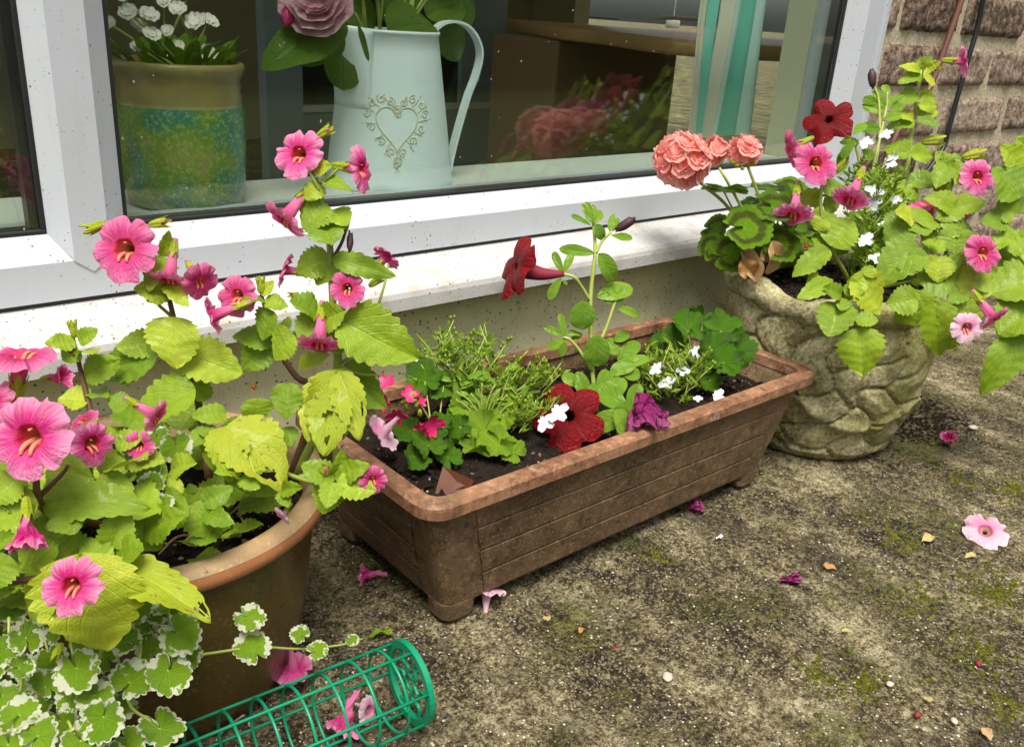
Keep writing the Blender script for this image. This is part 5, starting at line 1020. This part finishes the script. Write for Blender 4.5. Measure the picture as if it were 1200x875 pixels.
for i in range(60):
    a = rnd.uniform(0, 2 * math.pi); rad = .12 * math.sqrt(rnd.random()); B = Vector((PR.x + .03 + rad * math.cos(a), PR.y + .01 + rad * math.sin(a), rnd.uniform(.245, .31)))
    if B.x < PR.x and B.y < PR.y + .02: continue
    wleaf(P, B, Vector((math.cos(a), math.sin(a), rnd.uniform(-.1, .9))), rnd.uniform(.035, .055), 1, LM)
rp = thing('petunia_plant', D(1005, 230, 1.31), 'dark red petunia with narrow leaves above the stone pot beside the window', 'flowering plant')
P = rp
stem(P, [(1015, 300, 1.33), (1012, 240, 1.32), (1008, 195, 1.31), (1000, 165, 1.30), (990, 158, 1.29)], .003, 'stem_y', .0018); stem(P, [(1014, 250, 1.32), (1025, 190, 1.33), (1038, 130, 1.34), (1040, 108, 1.34)], .0026, 'stem_y', .0016); stem(P, [(1020, 215, 1.33), (1030, 170, 1.335), (1030, 120, 1.34), (1024, 100, 1.34)], .0022, 'stem_y', .0014)
flower(P, (971, 140), 58, 1.26, (-.45, .25, .75), PT, pal=False, cal=False)
tube('flower_tube', [D(976, 142, 1.27), D(986, 150, 1.285), D(996, 158, 1.295)], .009, M['pet_back'], P, r1=.0035, seg=10)
for b, t, d, w_ in [((998, 162), (990, 170), 1.29, 12), ((1002, 165), (985, 182), 1.29, 12), ((1000, 158), (1015, 142), 1.29, 12), ((1004, 150), (1035, 148), 1.30, 14), ((1008, 170), (990, 160), 1.3, 10), ((1010, 175), (1025, 185), 1.31, 12), ((1038, 130), (1012, 122), 1.34, 14), ((1038, 128), (1028, 108), 1.34, 12), ((1040, 125), (1048, 105), 1.34, 12), ((1042, 128), (1060, 122), 1.34, 12), ((1040, 115), (1038, 98), 1.34, 10), ((1028, 122), (1014, 112), 1.34, 12), ((1030, 118), (1026, 104), 1.34, 10), ((1035, 140), (1058, 132), 1.335, 12), ((1020, 205), (1000, 212), 1.32, 14), ((1022, 200), (1040, 205), 1.32, 14), ((1015, 225), (995, 228), 1.31, 14), ((1018, 235), (1040, 240), 1.31, 14), ((990, 175), (986, 195), 1.30, 14), ((994, 190), (978, 200), 1.30, 14)]: leaf(P, b, t, d, w_, ms=LPn if w_ < 13 else LP, up=.3)
inst(BUDD, 'bud', P, frame(D(1022, 92, 1.34), vdir(-.1, 1, .1), None, mm(D(1022, 92, 1.34), 11)))
lobelia('lobelia_plant', 'fine lobelia with white flowers growing behind the pink flowers in the stone pot', (985, 190, 1065, 320), 1.26, 1.33, 80, [(1014, 165, 22, 1.30), (1038, 156, 18, 1.30), (1042, 188, 22, 1.29), (1026, 222, 24, 1.28), (1022, 238, 24, 1.28), (1012, 281, 24, 1.24), (1027, 301, 20, 1.24), (1050, 233, 16, 1.29), (1015, 245, 16, 1.28), (1035, 262, 14, 1.28)], (14, 40))
# neighbouring plant at the right edge of the picture
er = thing('monkey_flower_plant', onZ(1235, 470), 'large leaved lime plant growing up beside the stone pot at the picture edge', 'plant')
P = er
stem(P, [(1235, 470, 1.30), (1195, 330, 1.24), (1172, 290, 1.22), (1180, 262, 1.22), (1200, 225, 1.22), (1225, 170, 1.22)], .005, 'stem_y', .004); stem(P, [(1235, 470, 1.30), (1210, 410, 1.22), (1188, 392, 1.19)], .003, 'stem_y')
for b, t, d, w_ in [((1195, 232), (1172, 192), 1.20, 56), ((1192, 250), (1212, 205), 1.22, 46), ((1190, 250), (1168, 240), 1.21, 30), ((1200, 200), (1178, 168), 1.21, 34), ((1176, 262), (1158, 252), 1.21, 30), ((1178, 278), (1164, 290), 1.20, 24), ((1175, 285), (1205, 278), 1.20, 36), ((1205, 310), (1150, 308), 1.22, 40), ((1215, 330), (1165, 338), 1.19, 60), ((1215, 360), (1168, 385), 1.18, 62), ((1190, 392), (1168, 460), 1.18, 40), ((1200, 385), (1208, 440), 1.19, 50), ((1195, 300), (1218, 290), 1.2, 40), ((1205, 285), (1180, 272), 1.22, 24), ((1210, 180), (1195, 160), 1.22, 30), ((1205, 300), (1160, 325), 1.24, 44)]: leaf(P, b, t, d, w_, dt=rnd.uniform(-.02, 0), up=.35)
# ------------------------------------------------------------------ indoor plants
di = thing('dianthus_plant', (.387, 1.0, .48), 'white frilled dianthus flowers growing in the green glazed pot', 'flowering plant')
for x, y, s in [(150, 14, 26), (175, 17, 26), (162, 30, 24), (178, 40, 24), (208, 10, 24), (228, 25, 28), (246, 24, 24), (160, 55, 18), (207, 55, 22), (228, 65, 22), (242, 60, 22), (126, 27, 22), (192, 2, 20), (140, -5, 22), (222, -8, 22), (253, 66, 14), (196, 36, 18)]:
    p = onY(x, y, .975 + rnd.uniform(0, .03)); inst(rnd.choice(DIA), 'flower', di, frame(p, tocam(p) * .6 + UPW * .6 + Vector((rnd.uniform(-.4, .4), 0, 0)), None, mm(p, s) * .5)); B = Vector((.387 + rnd.uniform(-.03, .03), 1.0 + rnd.uniform(-.03, .03), .475)); tube('stem', [B, (B + p) / 2, p], .0014, M['stem_y'], di, seg=5, n=4)
for i in range(60):
    a = rnd.uniform(0, 6.28); B = Vector((.387 + .045 * rnd.random() * math.cos(a), 1.0 + .045 * rnd.random() * math.sin(a), .48)); wleaf(di, B, Vector((math.cos(a) * .5, math.sin(a) * .5, 1)), rnd.uniform(.03, .055), .9, LPn)
ro = thing('rose_bouquet', (.664, YJ, .50), 'pink roses with round green leaves standing in the pale blue jug', 'bouquet')
for (x, y, s, y_) in [(374, 2, 92, .965), (430, -40, 70, 1.03), (520, -50, 60, 1.04)]: p = onY(x, y, y_); inst(ROSE, 'flower', ro, frame(p, tocam(p) * 1.0 + UPW * .25 + RIGHT * -.2, None, mm(p, s) * .5)); tube('stem', [Vector((.66, YJ, .46)), (p + Vector((.66, YJ, .50))) / 2 + UPW * .02, p], .0025, M['stem_y'], ro)
for b, t, y_, w_ in [((405, 25), (312, 72), .97, 58), ((398, 35), (358, 72), .985, 48), ((402, 60), (398, 104), 1.0, 44), ((455, 38), (508, 10), 1.0, 62), ((500, 30), (560, 50), 1.05, 60), ((505, 40), (510, 75), 1.03, 16), ((420, 30), (432, 72), .955, 8), ((440, 30), (400, 0), 1.03, 50), ((470, 30), (460, -20), 1.04, 50), ((530, 10), (560, 12), 1.05, 40), ((500, 20), (545, -10), 1.04, 50)]:
    B, T = onY(*b, y_), onY(*t, y_ - .01); wleaf(ro, B, T - B, (T - B).length, mm(B, w_) / ((T - B).length * .8), LR, tocam(B) * .8 + UPW * .3)
for i in range(10): B = Vector((.66 + rnd.uniform(-.03, .03), YJ + rnd.uniform(-.03, .03), .47)); p = onY(rnd.uniform(410, 520), rnd.uniform(-40, 10), 1.02 + rnd.uniform(-.03, .03)); tube('stem', [B, (B + p) / 2, p], .0017, M['stem_y'], ro, seg=5, n=4)
p = onY(338, 18, .975); inst(BUD, 'bud', ro, frame(p, vdir(-.2, -.9, .1), None, mm(p, 16))); tube('stem', [p, onY(360, 22, .985), onY(390, 20, 1.0)], .0015, M['stem_y'], ro)
# ------------------------------------------------------------------ fallen flowers, petals and scraps on the ground
def fallen(px, py, dia, label, ms=FM, f=None, h=.30, name='fallen_flower', squash=1, tl=False):
    p = onZ(px, py, 0); s = mm(p, dia) * .5; p = p + UPW * s * h; fd = f or UPW; Mx = frame(p, fd, vdir(rnd.uniform(-1, 1), .6, 0), (s, s * squash, s)); me = rnd.choice(ms)
    return inst(me, name, None, Mx, label=label, cat='flower', group='fallen flowers on the concrete')
def flat(px, py, dia, label, f=(0, 0, 1), ms=FP, **k): return fallen(px, py, dia, label, ms, f=vdir(*f), **k)
FLAT = [trumpet('fallen_flower', 60 + s, M['mim_pale'], tube_len=.25, r1=.26) for s in range(2)]
fallen(1153, 628, 50, 'whole pink flower lying face up on the mossy concrete', FLAT, f=UPW * .6 + tocam(onZ(1153, 628)) * .75)
flat(1153, 453, 20, 'small magenta petal on the ground behind the stone pot', (.3, .6, .4), FW, h=.4); flat(1111, 519, 26, 'crumpled deep pink petal on the dark soil beside the stone pot', (-.3, .5, .4), FW, h=.4)
flat(925, 682, 34, 'withered purple flower lying on the open concrete', (.8, .1, .1), [FAD], h=.25, squash=.5); flat(814, 596, 24, 'small magenta flower under the front edge of the trough', (.6, .3, .4), [FAD], h=.3)
flat(570, 702, 46, 'pale flower fallen beside the near trough foot with its tube forward', (.05, .85, -.3), FP, h=.6); flat(430, 678, 34, 'dusty pink flower lying in the shade between the pots', (-.8, .0, .1), FW, h=.4)
flat(345, 800, 44, 'pink flower fallen face down beside the glazed pot with red tube up', (0, -.75, -.35), FM, h=.9); flat(404, 858, 52, 'wilted pink flower tangled inside the green wire cage', (-.3, -.8, .2), FW, h=.7); flat(432, 838, 34, 'small pale flower lying inside the green wire cage', (.6, -.1, .4), FP, h=.5)
def scrap(px, py, L, W_, mat, label, cat, name, group):
    p = onZ(px, py, .003); a = rnd.uniform(0, 6.28); me = leaf_mesh(name, rnd.randint(100, 900), M[mat], W=W_, teeth=0, curl=.2, fold=.25, rip=.1, puck=.03, cols=4)
    return inst(me, name, None, frame(p, UPW + Vector((rnd.uniform(-.2, .2), rnd.uniform(-.2, .2), 0)), Vector((math.cos(a), math.sin(a), 0)), mm(p, L)), label=label, cat=cat, group=group)
scrap(460, 742, 30, .45, 'mim_leaf', 'torn yellow green leaf piece on the concrete near the cage', 'leaf', 'leaf_scrap', 'leaf scraps')
for px, py, L, mt, lb in [(640, 722, 12, 'yellow', 'yellow leaf scrap below the middle of the trough'), (682, 735, 9, 'dead_o', 'tiny orange leaf scrap on bare concrete'), (1092, 627, 16, 'yellow', 'heart shaped yellow scrap left of the whole pink flower'), (1142, 648, 12, 'yellow', 'thin yellow scrap just below the whole pink flower'), (965, 661, 14, 'dead_o', 'orange flake above the withered purple flower'), (848, 628, 9, 'white', 'tiny white petal right of the trough end'), (725, 758, 9, 'red', 'tiny red petal scrap on the concrete'), (1154, 852, 16, 'dead', 'tan leaf flake in the near corner'), (987, 739, 10, 'yellow', 'small yellow chip on pale lichen'), (1090, 822, 12, 'yellow', 'yellowish husk on pale lichen')]: scrap(px, py, L, .7, mt, lb, 'leaf scrap', 'leaf_scrap', 'leaf scraps')
for px, py, s, mt, lb in [(1075, 838, 4.5, 'red', 'dark red berry on the concrete nearest the corner'), (1146, 778, 4, 'red', 'dark red berry farther up the mossy concrete'), (782, 794, 7, 'pebble', 'flat pale pebble lying alone on the concrete'), (1043, 802, 4.5, 'pebble', 'angular pale pebble near the moss patch'), (1118, 845, 4.5, 'pebble', 'rounded pale pebble beside the dark red berry'), (1140, 502, 5, 'pebble', 'small white pebble on the soil spill')]:
    p = onZ(px, py, .0); r_ = mm(p, s); inst(blob('pebble' if mt == 'pebble' else 'berry', rnd.random() * 9, M[mt], (1.15, .9, .45 if mt == 'pebble' else .9), .25), 'pebble' if mt == 'pebble' else 'berry', None, frame(p + UPW * r_ * .3, UPW, Vector((rnd.uniform(-1, 1), 1, 0)), r_), label=lb, cat='pebble' if mt == 'pebble' else 'berry')
def gritmesh(name, mat, n, smin, smax, area, kindlab):
    mb = MB()
    for i in range(n):
        x, y = area(); z = .004 * noise.fractal((x * 9, y * 9, 0), 1, 2, 4) + .0035 * noise.fractal((x * 45, y * 45, 3), 1, 2, 3) - .0035; s = smin + (smax - smin) * rnd.random() ** 3; c = Vector((x, y, z + s * .2)); a = rnd.random() * 6
        V = [c + Vector((s * q * math.cos(a + k * 1.26), s * q * math.sin(a + k * 1.26), rnd.uniform(-.1, .2) * s)) for k, q in enumerate([rnd.uniform(.7, 1.3) for _ in range(5)])] + [c + Vector((rnd.uniform(-.3, .3) * s, rnd.uniform(-.3, .3) * s, s * rnd.uniform(.4, .8)))]
        mb.add(V, [(k, (k + 1) % 5, 5) for k in range(5)])
    o = wobj(name, mb.V, mb.F, M[mat], None, kind='stuff', label=kindlab, cat='grit')
def crumbs(parent, n, pt_, mat, smin, smax, z0, name):
    mb = MB()
    for i in range(n):
        x, y = pt_(); s = smin + (smax - smin) * rnd.random() ** 2.5; c = Vector((x, y, z0 + .006 * noise.fractal((x * 22, y * 22, 1), 1, 2, 5) + .003 * noise.noise((x * 110, y * 110, 2)) + s * .3)); a = rnd.random() * 6
        V = [c + Vector((s * q * math.cos(a + k * 1.26), s * q * math.sin(a + k * 1.26), rnd.uniform(-.3, .2) * s)) for k, q in enumerate([rnd.uniform(.6, 1.3) for _ in range(5)])] + [c + Vector((rnd.uniform(-.3, .3) * s, rnd.uniform(-.3, .3) * s, s * rnd.uniform(.5, 1)))]
        mb.add(V, [(k, (k + 1) % 5, 5) for k in range(5)])
    wobj(name, mb.V, mb.F, M[mat], parent, kind='stuff')
def intrough(): return rnd.uniform(.431, 1.01), rnd.uniform(.573, .788)
crumbs(tr, 2600, intrough, 'soil', .0012, .006, .124, 'soil_crumbs'); crumbs(tr, 420, intrough, 'pebble_d', .0008, .0035, .124, 'bark_flecks'); crumbs(tr, 160, intrough, 'pebble', .0004, .0016, .125, 'pale_flecks')
def inleft(): a = rnd.random() * 6.28; r_ = .122 * math.sqrt(rnd.random()); return PL.x + r_ * math.cos(a), PL.y + r_ * math.sin(a)
def inright(): a = rnd.random() * 6.28; r_ = .125 * math.sqrt(rnd.random()); return PR.x + r_ * math.cos(a), PR.y + r_ * math.sin(a)
crumbs(lp, 1200, inleft, 'soil', .0012, .005, .161, 'soil_crumbs'); crumbs(lp, 260, inleft, 'dead', .0008, .004, .162, 'bark_flecks'); crumbs(sp_, 1000, inright, 'soil', .0012, .006, .230, 'soil_crumbs'); crumbs(sp_, 120, inright, 'pebble_d', .001, .004, .230, 'bark_flecks')
def anywhere():
    while True:
        q = onZ(rnd.uniform(-10, 1210), rnd.uniform(400, 885))
        if q.y < .84: return q.x, q.y
gritmesh('pale_grit', 'pebble', 7000, .0003, .0015, anywhere, 'pale grit scattered over the concrete'); gritmesh('brown_grit', 'pebble_d', 6000, .0004, .0024, anywhere, 'brown crumbs of dirt scattered over the concrete')
mb = MB()                      # low cushions of moss growing in patches
for px, py, rx, n in [(1170, 690, 60, 260), (1150, 760, 50, 160), (1050, 625, 40, 120), (1015, 800, 40, 140), (1190, 570, 40, 180), (1180, 820, 60, 120), (955, 790, 40, 70), (770, 650, 30, 40), (1120, 560, 40, 120), (1080, 700, 60, 110)]:
    c0 = onZ(px, py); rw = mm(c0, rx)
    for i in range(n):
        r_ = rw * abs(rnd.gauss(0, .5)); a = rnd.random() * 6.28; x, y = c0.x + r_ * math.cos(a) * 1.3, c0.y + r_ * math.sin(a)
        if y > .83: continue
        z = .004 * noise.fractal((x * 9, y * 9, 0), 1, 2, 4) + .0035 * noise.fractal((x * 45, y * 45, 3), 1, 2, 3) - .0037; s = rnd.uniform(.001, .0038)
        V = [Vector((x + s * math.cos(k * .9) * rnd.uniform(.7, 1.2), y + s * math.sin(k * .9) * rnd.uniform(.7, 1.2), z)) for k in range(7)] + [Vector((x + s * .55 * math.cos(k * .9 + .4), y + s * .55 * math.sin(k * .9 + .4), z + s * rnd.uniform(.28, .5))) for k in range(7)] + [Vector((x, y, z + s * .5))]
        mb.add(V, [(k, (k + 1) % 7, 7 + (k + 1) % 7, 7 + k) for k in range(7)] + [(7 + k, 7 + (k + 1) % 7, 14) for k in range(7)])
wobj('moss', mb.V, mb.F, M['moss'], None, kind='stuff', smooth=True, label='yellow green moss cushions on the concrete', cat='moss')
def spill():
    a = rnd.random() * 6.28; r_ = .10 * math.sqrt(rnd.random()) * (1 + .4 * rnd.random()); return 1.375 + r_ * math.cos(a) * .9, .60 + r_ * math.sin(a)
gritmesh('spilled_soil', 'soil', 2600, .001, .004, spill, 'dark potting soil spilled beside the stone pot')
